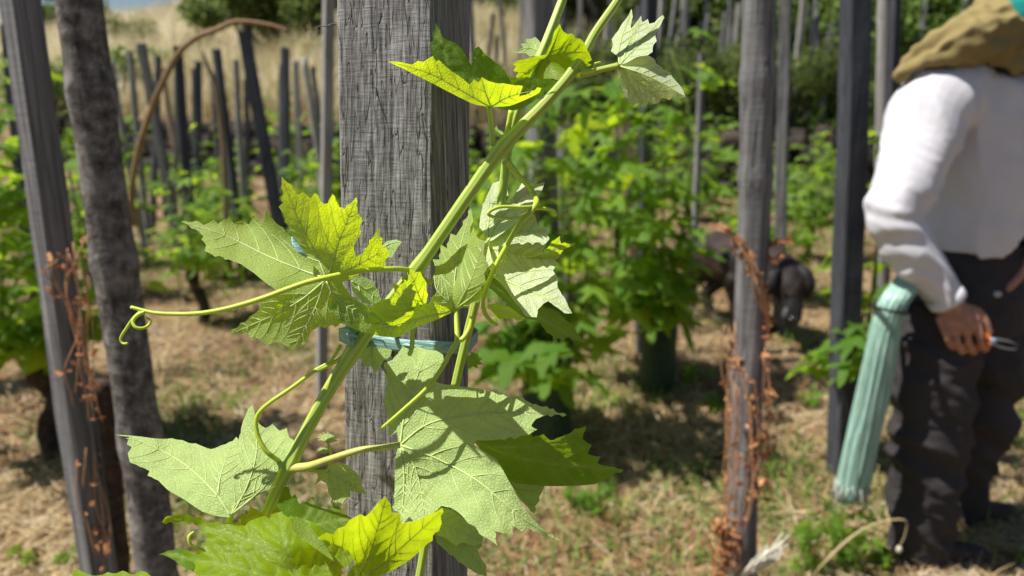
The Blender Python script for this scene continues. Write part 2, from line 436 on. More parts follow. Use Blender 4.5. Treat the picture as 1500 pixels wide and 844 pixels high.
# ---------------- main shoot
sh = empty('vine_shoot', P(380, 830, .47))
tag(sh, 'thick ribbed green vine shoot running diagonally across the front post, large leaves attached', 'vine shoot')
stem_pts = [(925, -40, .462), (905, 0, .46), (872, 48, .458), (845, 96, .456), (800, 150, .452), (737, 215, .448), (690, 280, .45), (650, 338, .452), (612, 392, .455), (565, 452, .458), (520, 512, .46), (480, 575, .462), (446, 638, .462), (425, 682, .462), (398, 735, .464), (376, 790, .468), (365, 850, .476), (352, 930, .49)]
pth = catmull([P(*q) for q in stem_pts], 10)
rr = node_radii(len(pth), [.0024, .0025, .0026, .0028, .0032, .0040, .0039, .0038, .0038, .0039, .0043, .0041, .0039, .0045, .0037, .0036, .0037, .0038], [3/17, 5/17, 8/17, 10.05/17, 13/17], .22)
v, f = tube_geo(pth, rr, 32, 7, .045)
st = mesh_obj('stem', v, f, STEM, sh); at = st.data.attributes.new('rib', 'FLOAT', 'POINT')
at.data.foreach_set('value', np.array([.5+.5*math.cos(7*2*math.pi*(i % 32)/32) for i in range(len(v))], np.float32))

# Leaf A: big leaf on the left, half pale half lit through
Leaf(sh, .440, [dict(seed=1, up=False, w=.62, o=[(265, 325), (292, 325), (298, 330), (313, 322), (320, 328), (337, 316), (342, 327), (356, 323), (365, 329), (371, 315), (386, 325), (389.5, 307), (401, 322), (410, 331), (426, 346),
    'S', (440, 360), (448, 366), 'T', (429, 346), (417, 320), (408, 303), (415, 297), (412, 258), (423, 269), (437, 286), (444, 281), (455, 291), (461, 283), (474, 299), (480, 298), (487, 284), (497, 303), (506, 306), (522, 289), (524, 312), (530, 319), (526, 346), (518, 362), (521, 376),
    (532, 371), (545, 349), (551, 337), (558, 336), (554, 346), (561, 349), (559, 359), (569, 367), (570, 375), (564, 381), (565, 389), 'S', (535, 396), (515, 408), (500, 414), 'T', (516, 436), (532, 446), (562, 471), (532, 476), (497, 472), (497, 476), (465, 480), (456, 486), (449, 500), (429, 513), (413, 503), (404, 501), (391, 508), (385, 500), (373, 494), (370, 500), (362, 488), (337, 488), (366, 464), (378, 455), (382, 442), (401, 433), (404, 425), 'S',
    (394, 418), (372, 400), (353, 387), 'T', (335, 380), (311, 373), (300, 368), (302, 359), (295, 351), (298, 346), (286, 336)],
    c=[(478, 408, 0), (265, 325, 36), (371, 317, 34), (311, 373, 14), (394, 418, -8), (424, 346, 14), (452, 372, 10), (452, 345, -8), (413, 258, -58), (470, 298, -56), (522, 290, -52), (527, 346, -30), (565, 350, -34), (564, 385, -10), (337, 488, 16), (372, 470, 12), (429, 512, 0), (497, 475, 4), (562, 471, 8), (500, 414, 2), (440, 450, -4)],
    v=[[(478, 408), (440, 395), (390, 374), (330, 345), (272, 327)], [(478, 408), (462, 370), (438, 325), (416, 268)], [(482, 402), (494, 360), (520, 296)], [(482, 405), (520, 390), (558, 370)], [(474, 413), (440, 440), (400, 462), (345, 486)], [(474, 415), (462, 450), (432, 508)], [(478, 412), (495, 440), (540, 468)]])], LEAF, 1, quilt=1.6, label='large vine leaf with a grey-green left lobe and a bright yellow-green upright lobe')
# curled pieces right of leaf A
Leaf(sh, .447, [dict(o=[(513, 412), (524, 404), (538, 407), (547, 414), (553, 424), (559, 441), (548, 446), (533, 444), (523, 434), (516, 426)], c=[(513, 412, -5), (559, 441, 6), (535, 404, 10), (530, 444, -8)], v=[[(515, 412), (535, 424), (556, 440)]])], LEAF_PALE, 2)
Leaf(sh, .452, [dict(o=['S', (556, 362), (568, 353), (580, 351), (589, 354), (582, 363), (574, 378), (564, 374)], c=[(556, 362, -5), (589, 354, 4), (574, 378, -8), (570, 350, 8)], v=[[(558, 364), (572, 357), (587, 354)]])], LEAF_PALE, 3)
Leaf(sh, .449, [dict(up=True, o=[(472, 420), (492, 418), (514, 434), (534, 446), (552, 458), (560, 470), (534, 476), (498, 474), (486, 456)], c=[(472, 420, 0), (560, 470, 8), (498, 474, -6), (530, 445, 12)], v=[[(474, 420), (500, 440), (545, 468)]])], LEAF_DARK, 4)
# Leaf B: boat shaped leaf across the post
Leaf(sh, .447, [
 dict(o=[(529, 447), (545, 448), (561, 439), (572, 437), (578, 429), (574, 414), (584, 418), (591, 409), (597, 412), (600, 393), (610, 399), (616, 398), (622, 410), (627, 432), 'S', (624, 450), (606, 470), (585, 480), (563, 474), (545, 462)],
      c=[(529, 447, 2), (600, 393, -48), (574, 414, -36), (622, 410, -38), (600, 470, 4), (563, 474, 4), (627, 432, -6)], v=[[(640, 462), (618, 442), (601, 398)], [(630, 468), (600, 450), (576, 420)]]),
 dict(o=['S', (560, 476), (585, 478), (604, 464), (612, 440), 'T', (616, 450), (622, 444), (627, 446), (632, 436), (639, 429), (640, 419), (634, 406), (638, 396), (634, 380), (644, 380), (645, 358), (655, 364), (660, 342), (668, 345), (678, 330), (690, 305), (692, 322), 'S', (690, 345), (684, 365), (676, 390), (668, 412), (662, 440), (668, 454), (636, 470), (610, 479), (584, 494), (558, 493), (532, 487), (506, 477), (530, 474)],
      c=[(506, 477, 6), (560, 490, -2), (584, 494, 0), (612, 445, -16), (636, 470, 0), (668, 454, 4), (634, 395, 12), (645, 360, 24), (690, 305, 34), (680, 370, 8), (662, 440, 0), (555, 477, -8)], v=[[(668, 452), (666, 410), (675, 360), (689, 310)], [(668, 452), (640, 425), (637, 400)], [(665, 455), (620, 466), (560, 482)]]),
 dict(o=['S', (690, 306), 'T', (694, 330), (697, 345), (700, 349), (711, 354), (708, 372), (716, 388), (709, 401), (712, 414), (705, 420), (707, 432), (704, 439), 'S', (668, 455), (661, 440), (667, 412), (675, 390), (683, 365), (689, 345)],
      c=[(690, 306, 32), (682, 365, 8), (662, 440, 0), (668, 455, 2), (704, 439, -20), (716, 388, -44), (711, 354, -40), (692, 420, -24), (695, 335, 0)], v=[[(668, 452), (690, 410), (708, 360)], [(668, 452), (690, 436), (704, 422)]])],
 LEAF, 5, label='boat shaped yellow-green leaf cupped across the front post above the tie')
# Leaf C + D : pale downy leaf right of the post
L2 = dict(seed=6)
Leaf(sh, .452, [
 dict(o=['S', (707, 357), (709, 340), 'T', (702, 333), (704, 315), (707, 299), (715, 283), (722, 268), (732, 265), (743, 262), (742, 272), (744, 282), (745, 288), (740, 297), (746, 297), (757, 280), (765, 267), (771, 264), (774, 276), (783, 271), (798, 267), (793, 281), (786, 295), (784, 309), (777, 316), 'S', (760, 325), (743, 336), (722, 352)],
      c=[(714, 355, 0), (707, 299, 24), (732, 265, 44), (798, 267, 30), (777, 316, 4), (743, 300, 24)], v=[[(714, 355), (730, 325), (760, 292), (795, 270)], [(714, 355), (718, 310), (740, 266)]]),
 dict(o=['S', (714, 352), (722, 350), (742, 334), (757, 328), (783, 314), 'T', (788, 330), (801, 334), (805, 350), (800, 356), 'S', (760, 356), (720, 362)], c=[(714, 355, 8), (783, 314, 20), (805, 350, 0), (760, 356, 2), (745, 334, 10)], v=[[(716, 354), (750, 342), (798, 338)]]),
 dict(o=[(714, 367), (717, 356), 'S', (740, 351), (760, 351), 'T', (780, 352), (798, 355), (801, 359), (793, 371), (805, 376), (817, 384.5), (810, 396.5), (817, 408), (817, 422), (827, 436), (831, 445), (838, 459), (827, 459), (812, 448), (803, 441), (796, 445), (788, 453), (786, 465), (772, 464), 'S', (757, 446), (743, 426), (733, 412), (720, 400), 'T', (710, 381)],
      c=[(716, 362, 22), (760, 351, 24), (800, 357, 20), (817, 408, -4), (838, 459, -24), (786, 465, -22), (743, 426, -4), (722, 400, 10), (765, 410, 2)], v=[[(716, 362), (724, 402), (728, 404)], [(722, 403), (760, 419), (800, 436), (836, 457)], [(718, 364), (760, 372), (806, 380)]])],
 LEAF_SILVER, 6, label='pale downy leaf with two raised lobes right of the post')
Leaf(sh, .463, [dict(up=False, o=[(770, 372), (795, 371), (808, 354), (820, 346), (822, 357), (843, 356), (825, 367), (817, 380), (805, 384), (780, 384)], c=[(770, 372, 0), (843, 356, -14), (808, 354, -20), (817, 380, 0)], v=[[(772, 378), (805, 368), (840, 357)]])], LEAF, 7)
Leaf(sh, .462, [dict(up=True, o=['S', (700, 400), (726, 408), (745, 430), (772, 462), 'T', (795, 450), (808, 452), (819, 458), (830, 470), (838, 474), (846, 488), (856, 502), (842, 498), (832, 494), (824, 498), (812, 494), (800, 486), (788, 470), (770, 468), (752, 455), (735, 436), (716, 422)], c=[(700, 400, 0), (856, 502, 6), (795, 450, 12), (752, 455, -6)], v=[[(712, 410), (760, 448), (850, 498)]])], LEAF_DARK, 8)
Leaf(sh, .458, [dict(up=False, o=[(712, 448), (724, 444), (734, 446), (745, 449), (757, 457), (770, 467), (757, 470), (750, 465), (743, 468), (735, 465), (731, 470), (724, 463)], c=[(712, 448, 0), (734, 440, -16), (757, 457, -14), (745, 470, 0)], v=[[(714, 450), (740, 458), (766, 467)]])], LEAF, 9)
# Leaf F: large pale leaf low on the right
Leaf(sh, .450, [dict(w=.72, o=[(590, 507), (600, 512), (612, 507), (629, 513), (640, 514), (649, 520), (651, 533), (642, 545), (638, 559), 'S', (651, 563), (672, 566), 'T', (700, 569), (716, 574), (742, 581), (759, 580), (780, 592), (805, 599), (830, 608), (802, 608), (785, 614), (778, 624), (787, 629), (776, 636), (759, 640), 'S', (724, 645), (698, 645), (694, 652), (728, 674), (745, 704), (757, 725), (764, 741), (781, 761), 'T', (802, 781), (822, 791), (802, 787), (776, 774), (764, 778), (750, 770), (752, 783), (738, 782), (724, 778), (729, 800), (716, 790), (703, 783), (697, 772), (685, 766), (676, 755), (664, 746), 'S', (647, 741), 'T', (634, 752), (621, 760), (610, 770), (600, 757), (588, 770), (584, 750), (577, 748), 'S', (578, 722), (580, 665), (584, 652), 'T', (582, 632), (571, 640), (569, 614), (562, 592), (567, 558), (563, 532), (575, 527), (582, 519)],
    c=[(586, 652, 4), (625, 512, 40), (563, 545, 34), (570, 630, 14), (649, 530, 32), (700, 569, 26), (830, 608, 10), (700, 640, -6), (690, 650, -6), (822, 791, -24), (745, 704, -20), (729, 800, -40), (664, 746, -22), (578, 748, -14), (610, 770, -24), (640, 610, 10), (650, 690, -2)],
    v=[[(586, 652), (620, 625), (660, 612), (740, 603), (828, 608)], [(586, 652), (592, 610), (604, 570), (625, 516)], [(586, 652), (640, 672), (700, 705), (760, 755), (800, 782)], [(586, 654), (592, 700), (588, 764)], [(588, 656), (610, 690), (622, 755)]])], LEAF_PALE, 10, label='largest pale leaf seen from its downy underside, lower right of the post')
# Leaf G: dark green leaf behind it
Leaf(sh, .462, [
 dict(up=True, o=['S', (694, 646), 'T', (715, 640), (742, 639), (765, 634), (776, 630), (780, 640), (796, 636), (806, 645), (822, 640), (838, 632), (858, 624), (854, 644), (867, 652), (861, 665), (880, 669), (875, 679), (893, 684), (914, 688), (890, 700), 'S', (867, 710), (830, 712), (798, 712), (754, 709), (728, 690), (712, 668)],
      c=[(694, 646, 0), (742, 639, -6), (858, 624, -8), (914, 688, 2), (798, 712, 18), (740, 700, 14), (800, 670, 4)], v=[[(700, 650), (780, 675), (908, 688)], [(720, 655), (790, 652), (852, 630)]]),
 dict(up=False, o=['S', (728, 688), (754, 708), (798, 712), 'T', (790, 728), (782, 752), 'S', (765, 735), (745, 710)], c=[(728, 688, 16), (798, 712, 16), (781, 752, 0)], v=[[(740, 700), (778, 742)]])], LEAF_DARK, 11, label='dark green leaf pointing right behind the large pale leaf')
# Leaf H: pale leaf low left
Leaf(sh, .452, [dict(w=.66, o=['S', (169, 637), (189, 640), 'T', (186, 651), (193, 655), (187, 664), (190, 677), (205, 684), (219, 690), (216, 697), 'S', (232, 704), (246, 718), (272, 733), (297, 750), (318, 756), (336, 758), (343, 748), (356, 737), (375, 727), 'T', (391, 719), (402, 706), (409, 688), (424, 668), (433, 647), (424, 641), (420, 627), (409, 631), (399, 621), (389, 627), (379, 620), 'S', (373, 606), (370, 593), (364, 598), (357, 614), 'T', (353, 628), (350, 644), (346, 640), (341, 646), (325, 652), (309, 658), (292, 652), (272, 647), (252, 642), (240, 643), 'S', (223, 642), (190, 638)],
    c=[(338, 756, -14), (169, 637, 34), (252, 642, 34), (310, 657, 24), (250, 720, 0), (350, 644, 18), (362, 690, -2), (370, 594, 34), (395, 640, 22), (433, 648, 12), (400, 705, -2), (370, 725, -8), (300, 710, 0)],
    v=[[(338, 756), (315, 722), (270, 680), (215, 650), (185, 642)], [(340, 754), (362, 712), (376, 660), (372, 600)], [(342, 752), (385, 715), (420, 672)], [(339, 754), (350, 735), (405, 712)], [(318, 727), (325, 690), (340, 650)]])], LEAF_PALE, 12, label='pale pointed leaf folded along its midrib, lower left')
# Leaf I / J / K: bottom yellow-green leaves seen from above
Leaf(sh, .430, [dict(up=True, w=.6, o=['S', (237, 765), (243, 757), (258, 754), 'T', (275, 753), (285, 759), (295, 755), (298, 762), (312, 766), (333, 766), (352, 765), (354, 751), (362, 755), (366, 741), (376, 746), (384, 752), (395, 760), (399, 748), (407, 739), (416, 746), (428, 757), (441, 760), (453, 763), (466, 770), (475, 781), (495, 792), (520, 809), (514, 827), (499, 834), (502, 850), (496, 866), 'S', (440, 885), (380, 880), (312, 866), 'T', (292, 846), (278, 834), (266, 826), (250, 817), (232, 812), (247, 806), (262, 809), (274, 806), (290, 812), (302, 808), (294, 797), (303, 792), (299, 780), (290, 770), (281, 765)],
    c=[(440, 820, 0), (237, 765, 6), (300, 775, 10), (355, 751, 20), (407, 739, 26), (475, 781, 12), (520, 809, 14), (232, 812, 20), (310, 860, -14), (440, 885, -20), (496, 866, -6), (420, 760, 14), (435, 800, -6)],
    v=[[(440, 860), (400, 810), (330, 780), (245, 760)], [(440, 860), (418, 800), (408, 745)], [(440, 860), (480, 830), (515, 812)], [(440, 862), (340, 830), (240, 812)]]),
    dict(up=False, o=['S', (425, 760), (434, 757), (447, 763), (465, 785), (480, 803), (489, 822), (474, 812), (452, 796), (430, 778)], c=[(425, 760, -6), (434, 757, 4), (489, 822, -10), (465, 785, 2), (452, 796, -12)])], LEAF, 13, quilt=2.6, label='broad green leaf at the bottom, seen from above')
Leaf(sh, .438, [dict(up=True, w=.6, o=['S', (465, 788), 'T', (478, 780), (487, 783), (495, 774), (505, 771), (512, 762), (523, 756), (528, 753), (535, 757), (545, 747), (552, 738), (564, 727), (572, 738), (574, 751), (586, 751), (588, 766), (603, 764), (619, 759), (633, 752), (648, 744), (645, 772), 'S', (628, 795), (603, 818), (578, 834), (551, 846), (535, 870), (500, 875), 'T', (486, 850), (508, 845), (520, 824), (510, 806), (490, 797)],
    c=[(520, 860, 0), (564, 727, -62), (523, 756, -50), (588, 764, -46), (648, 744, -48), (465, 788, -16), (603, 818, 2), (551, 846, 4), (540, 790, -6)],
    v=[[(520, 862), (545, 800), (564, 732)], [(520, 862), (590, 800), (645, 750)], [(520, 862), (505, 810), (470, 788)]])], LEAF, 14, label='bright yellow upright leaf at the bottom in front of the post')
Leaf(sh, .450, [dict(up=True, o=[(416, 714), (423, 713), (427, 728), (433, 724), (438, 738), (448, 735), (459, 728), (463, 741), (471, 744), (482, 748), (488, 741), (496, 741), (504, 752), (516, 760), (512, 770), (498, 776), (488, 790), 'S', (466, 785), (430, 765), (405, 742), (410, 728)], c=[(416, 714, 10), (516, 760, 10), (466, 785, -8), (459, 728, 14)], v=[[(430, 770), (450, 755), (459, 732)], [(440, 775), (480, 765), (512, 760)]])], LEAF_DARK, 15)
Leaf(sh, .436, [dict(up=True, o=[(244, 808), (252, 806), (262, 802), (275, 808), (290, 812), (300, 820), (290, 830), (275, 836), (262, 826), (250, 818), (238, 813)], c=[(240, 810, 0), (275, 800, 8), (290, 835, -6)], v=[[(296, 822), (245, 811)]])], LEAF_DARK, 16)
# Leaf N: leaf at the top, shade on the back lobes put into a darker leaf colour, front rim lit through
Leaf(sh, .446, [
 dict(up=False, o=['S', (568, 90), (585, 91), 'T', (604, 95), (612, 89), (620, 91), (626, 87), (634, 82), (638, 90), (643, 88), (652, 97), (664, 106), (675, 113), (688, 124), (694, 116), (700, 121), (706, 113), (716, 119), (727, 122), (737, 122), (748, 124), (766, 126), (763, 134), (760, 142), (775, 137), (787, 128), (793, 129), (791, 135), 'S', (787, 138), (770, 146), (748, 155), (719, 157), (695, 153), (660, 136), (638, 124), (615, 113), (592, 101)],
      c=[(568, 90, -22), (604, 95, -14), (634, 82, -28), (688, 124, -18), (706, 113, -42), (748, 124, -34), (787, 130, -16), (719, 157, 0), (748, 155, 0), (638, 124, 0), (592, 101, -4)], v=[[(719, 156), (712, 138), (706, 116)], [(717, 156), (680, 135), (630, 108), (572, 91)], [(720, 156), (745, 142), (784, 132)]])], LEAF, 17, label='lit yellow front lobe of the leaf high on the shoot')
Leaf(sh, .446, [
 dict(up=True, o=['S', (590, 98), (620, 106), 'T', (634, 96), (632, 70), (638, 33), (645, 44), (649, 56), (664, 61), (675, 70), (684, 84), (690, 96), (692, 82), (695, 72), (701, 68), (709, 77), (717, 84), (724, 90), (731, 95), (740, 104), (743, 112), (757, 114), (772, 113), (790, 116), (805, 115), (817, 119), (809, 128), (797, 136), 'S', (780, 150), (764, 159), (748, 163), (725, 158), (695, 151), (655, 134), (620, 116)],
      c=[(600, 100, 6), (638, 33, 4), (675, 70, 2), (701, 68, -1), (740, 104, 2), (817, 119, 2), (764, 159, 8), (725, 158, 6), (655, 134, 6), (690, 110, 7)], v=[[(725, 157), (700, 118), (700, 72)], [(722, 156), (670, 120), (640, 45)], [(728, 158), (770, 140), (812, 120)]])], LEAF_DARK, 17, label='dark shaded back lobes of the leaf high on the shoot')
# Leaf P: pale butterfly leaf top right
Leaf(sh, .455, [
 dict(w=.7, o=['S', (907, 96), (904, 82), 'T', (895, 75), (898, 66), (896, 58), (901, 50), (907, 42), (911, 35), (916, 29), (921, 22), (925, 13), (927, 24), (924, 42), (931, 34), (939, 23), (941, 33), (949, 28), (951, 35), (959, 33), (964, 27), (971, 22), (973, 26), (968, 36), (964, 43), (960, 50), (962, 60), (957, 66), (956, 76), (949, 81), 'S', (932, 84), (918, 92)],
      c=[(907, 96, 0), (895, 70, 18), (925, 15, 42), (971, 24, 28), (956, 75, 0), (930, 55, 18)], v=[[(907, 96), (922, 80), (945, 55), (971, 25)], [(907, 96), (908, 65), (924, 18)], [(912, 91), (922, 60), (939, 28)]]),
 dict(w=.7, o=['S', (907, 96), (918, 91), (932, 83), 'T', (949, 81), (959, 87), (961, 93), (969, 98), (973, 104), (982, 106), (985, 113), (990, 119), (997, 126), (1001, 133), (1004, 142), 'S', (985, 130), (960, 117), (935, 105)],
      c=[(907, 96, 0), (949, 81, 24), (1004, 141, -8), (975, 105, 16), (955, 115, -8)], v=[[(908, 97), (940, 108), (975, 125), (1003, 141)]]),
 dict(w=.3, o=['S', (907, 97), (935, 106), (960, 118), (985, 131), (1004, 142), 'T', (993, 145), (986, 141), (981, 147), (969, 144), (965, 151), (957, 153), (950, 148), (946, 155), (940, 157), (936, 148), (933, 151), (927, 156), (920, 148), (915, 139), (911, 130), (909, 121), (905, 108)],
      c=[(907, 97, 0), (960, 118, -10), (1004, 142, -14), (957, 153, 2), (915, 139, 8), (940, 135, 0)], v=[[(908, 99), (925, 125), (940, 152)], [(909, 99), (945, 128), (968, 148)]])], LEAF_SILVER, 18, label='pale downy two-winged leaf at the top right of the shoot')
# Leaf M: leaf low right under F, pale above green
Leaf(sh, .466, [dict(o=['S', (637, 784), (648, 750), 'T', (662, 746), (672, 752), (681, 764), (692, 770), (702, 778), (708, 788), (706, 800), (700, 806), (703, 815), (711, 826), (714, 846), (702, 842), (694, 838), (684, 832), (676, 825), 'S', (655, 808), (640, 795)], c=[(637, 784, 0), (665, 746, 8), (708, 790, 16), (714, 845, 6), (655, 808, -6)], v=[[(640, 784), (675, 792), (712, 840)]])], LEAF_DARK, 19)
Leaf(sh, .459, [dict(o=['S', (600, 752), (640, 742), 'T', (660, 746), (676, 758), (690, 768), (704, 780), (707, 796), (694, 800), (680, 794), (668, 800), (655, 790), (644, 785), (625, 772)], c=[(600, 752, 0), (660, 746, 6), (707, 796, 10), (655, 790, -4)], v=[[(610, 755), (650, 768), (704, 792)]])], LEAF_PALE, 20)
# young leaf L on its own side shoot, behind-tie leaves, spiky tuft
Leaf(sh, .468, [dict(w=.5, o=[(478, 688), (470, 694), (462, 690), (466, 698), (460, 712), (470, 704), (478, 708), (481, 722), (486, 730), (489, 753), (494, 735), (502, 738), (508, 728), (514, 732), (513, 720), (524, 722), (536, 724), (531, 712), (527, 698), (520, 690), (510, 682), (498, 678), (486, 680)], c=[(480, 690, 0), (462, 712, 6), (489, 753, -4), (536, 724, 8), (500, 680, 10)], v=[[(480, 690), (488, 715), (489, 748)], [(482, 690), (505, 705), (533, 722)], [(480, 690), (470, 695), (462, 708)]])], LEAF_PALE, 21, label='small young leaf hanging left of the post foot')
for (cx, cy, s, sd) in ((480, 642, 12, 22), (473, 660, 7, 33), (790, 66, 0, 0)):
    if not s: continue
    ol = []
    for k in range(18):
        a = R(150+k*13.5); r = s*(1.1 if k % 2 else .62); ol.append((cx+math.cos(a)*r*1.25, cy+math.sin(a)*r*.8))
    Leaf(sh, .468, [dict(w=.3, o=['S']+ol+[(cx, cy+s*.7)], c=[(cx-s, cy, 3), (cx+s, cy, 3), (cx, cy-s, 5), (cx, cy+s, 0)], v=[[(cx, cy+s*.6), (cx, cy-s*.5)]])], LEAF_PALE, sd, step=3)
Leaf(sh, .472, [dict(o=['S', (527, 512), (545, 508), (574, 512), 'T', (572, 522), (562, 528), (556, 540), (548, 548), (543, 536), (534, 538), (528, 526)], c=[(527, 512, 0), (574, 512, 4), (548, 548, -3)], v=[[(545, 510), (549, 545)]])], LEAF_PALE, 23)
Leaf(sh, .476, [dict(up=True, w=.3, o=['S', (682, 524), 'T', (690, 519), (688, 514), (697, 519), (699, 516), (702, 523), (708, 526), (702, 529), (708, 534), (698, 534), (701, 540), (692, 537), (687, 541), (684, 534)], c=[(682, 524, 0), (708, 530, 4), (695, 516, 5)], v=[[(684, 528), (706, 531)]])], LEAF_DARK, 24, step=3)
Leaf(sh, .450, [dict(w=.3, o=['S', (737, 203), (729, 200), (724, 190), (727, 184), (730, 190), (735, 192), (741, 199), (746, 203), (742, 208)], c=[(737, 203, 0), (727, 184, 4), (746, 203, 3)])], LEAF_PALE, 25, step=3)
Leaf(sh, .428, [dict(up=True, o=[(105, 838), (112, 834), (122, 838), (135, 843), (150, 842), (158, 838), (170, 840), (180, 836), (196, 842), (206, 836), (214, 838), (230, 850), (220, 870), (150, 880), (112, 860)], c=[(105, 838, 10), (214, 838, 8), (150, 880, -10)], v=[[(160, 875), (158, 842)], [(160, 875), (208, 842)]])], LEAF, 26)

# petioles
def petiole(parent, pts, rad, mat=PETIOLE): 
    o = ribbed('petiole', pts, rad, mat, parent, 3, 12, 6, .05); return o
petiole(sh, [(424, 686, .460), (450, 684, .456), (480, 674, .452), (525, 660, .449), (560, 656, .448), (586, 652, .449)], [.0030, .0027, .0022, .0020, .0019, .0020])
petiole(sh, [(850, 108, .455), (866, 106, .455), (885, 101, .455), (907, 96, .454)], [.0026, .0022, .0019, .0020], STEM)
petiole(sh, [(722, 214, .449), (721, 200, .448), (719, 178, .447), (716, 156, .446)], [.0020, .0016, .0015, .0015], STEM)
petiole(sh, [(741, 205, .449), (744, 190, .450), (749, 162, .448)], [.0020, .0017, .0017], TENDRIL)
petiole(sh, [(612, 395, .457), (625, 412, .462), (645, 412, .460), (668, 440, .452)], [.0020, .0015, .0015, .0015])
petiole(sh, [(345, 740, .462), (338, 756, .452), (336, 770, .450), (345, 800, .455), (372, 815, .465)], [.0013, .0018, .0020, .0022, .0024], TENDRIL)
petiole(sh, [(440, 686, .462), (460, 690, .466), (480, 688, .468), (485, 668, .468), (481, 650, .468)], [.0012, .001, .0010, .0010, .0008], TENDRIL)
petiole(sh, [(743, 236, .450), (757, 255, .452), (770, 268, .453), (781, 282, .454)], [.0022, .0018, .0017, .0014], TENDRIL)
petiole(sh, [(612, 395, .458), (606, 420, .465), (604, 500, .468), (600, 520, .470)], [.0016, .0015, .0015, .0015], STEM)
# tendrils
def tendril(parent, pts, rad): return ribbed('tendril', pts, rad, TENDRIL, parent, 2, 10, 8, .03)
tendril(sh, [(606, 396, .456), (580, 394, .440), (548, 395, .432), (516, 399, .425), (481, 406, .420), (452, 413, .418), (420, 424, .416), (388, 436, .415), (356, 446, .415), (324, 454, .415), (292, 459, .416), (260, 460, .417), (225, 458, .418), (192, 450, .419)], [.0017, .0016, .0016, .0016, .0016, .0014, .0012, .001])
tendril(sh, [(212, 457, .418), (203, 461, .417), (195, 470, .416), (198, 479, .415), (208, 481, .416), (217, 477, .418), (220, 470, .419), (214, 465, .419)], [.0011, .0010, .0009, .0007])
tendril(sh, [(206, 457, .418), (196, 466, .420), (186, 480, .421), (177, 495, .422), (180, 503, .422), (187, 503, .421)], [.0011, .0009, .0008, .0007])
tendril(sh, [(408, 675, .460), (398, 668, .452), (387, 657, .450), (377, 636, .450), (376, 612, .450), (390, 594, .450), (426, 569, .451), (460, 544, .453), (482, 531, .456), (492, 518, .458), (499, 505, .460)], [.0016, .0015, .0014, .0013, .0012, .0011, .0010])
tendril(sh, [(462, 544, .453), (478, 537, .455), (498, 526, .459), (510, 518, .463)], [.0012, .0013, .0012])
tendril(sh, [(781, 284, .454), (786, 296, .444), (778, 310, .440), (760, 330, .438), (740, 364, .437), (725, 392, .437), (714, 418, .437), (708, 440, .437), (710, 458, .438), (720, 471, .440), (728, 476, .442)], [.0018, .0017, .0015, .0014, .0013, .0010])
tendril(sh, [(784, 303, .443), (765, 304, .436), (735, 303, .432), (718, 309, .430), (716, 315, .430), (730, 319, .432), (755, 320, .436), (776, 311, .440)], [.0013, .0010, .0009, .0010])
tendril(sh, [(784, 305, .444), (800, 306, .447), (811, 309, .450), (814, 316, .451)], [.0012, .0011, .0013])
tendril(sh, [(668, 452, .450), (669, 476, .445), (669, 500, .440), (660, 515, .438), (648, 538, .436), (624, 570, .434), (589, 602, .434), (560, 627, .436)], [.0014, .0015, .0015, .0013, .0012, .0010])
tendril(sh, [(669, 500, .440), (678, 496, .441), (687, 482, .443), (691, 464, .445)], [.0014, .0016, .0016, .0012])
tendril(sh, [(300, 812, .440), (290, 806, .436), (279, 797, .434), (277, 786, .434), (284, 779, .436)], [.0012, .001, .001, .0008])
tendril(sh, [(849, 108, .452), (866, 106, .450), (872, 100, .449), (871, 94, .449), (880, 91, .449)], [.0010, .0009, .0008, .0006])

# ---------------- second, thinner shoot behind
s2 = empty('vine_shoot', P(742, 420, .49))
tag(s2, 'thinner pale green vine shoot rising behind the thick one, right of the post', 'vine shoot')
ribbed('stem', [(838, -40, .475), (824, 0, .475), (800, 62, .473), (776, 118, .472), (757, 165, .472), (745, 210, .474), (739, 260, .477), (728, 330, .48), (700, 430, .488), (668, 560, .50), (640, 700, .51), (612, 860, .52), (600, 930, .53)], [.0028, .003, .0031, .0031, .003, .003, .003, .003], STEM, s2, 6, 24, 8, .08)
Leaf(s2, .470, [dict(up=True, w=.6, o=[(800, 80), (804, 70), (808, 62), (812, 46), (816, 41), (820, 35), (825, 46), (831, 50), (838, 49), (843, 56), (850, 57), (857, 64), (860, 73), (864, 80), (867, 88), (860, 92), (867, 95), (858, 99), (850, 99), (840, 104), (828, 110), (817, 118), (808, 115), (800, 118), (790, 116), (784, 114), (775, 117), (766, 114), (757, 118), (756, 112), (760, 106), (752, 104), (756, 97), (750, 94), (760, 88), (772, 86), (786, 82)],
    c=[(802, 82, 0), (820, 38, -36), (857, 66, -30), (866, 92, -16), (817, 118, -6), (757, 118, -2), (752, 94, -10)], v=[[(802, 82), (812, 62), (820, 40)], [(802, 82), (830, 76), (862, 76)], [(802, 82), (808, 100), (816, 116)], [(802, 82), (780, 98), (760, 114)]])], LEAF, 27, label='small yellow leaf behind the crossing of the two shoots')
Leaf(s2, .474, [dict(o=[(751, 76), (760, 74), (766, 70), (763, 64), (771, 63), (770, 57), (778, 57), (784, 54), (790, 60), (794, 66), (794, 78), (786, 82), (776, 83), (770, 78), (760, 78)], c=[(751, 76, 0), (778, 55, 8), (794, 78, 0)], v=[[(794, 76), (774, 70), (756, 75)]])], LEAF_PALE, 28, step=3)
petiole(s2, [(786, 96, .473), (795, 88, .472), (802, 82, .470)], [.0014, .0013, .0012], TENDRIL)

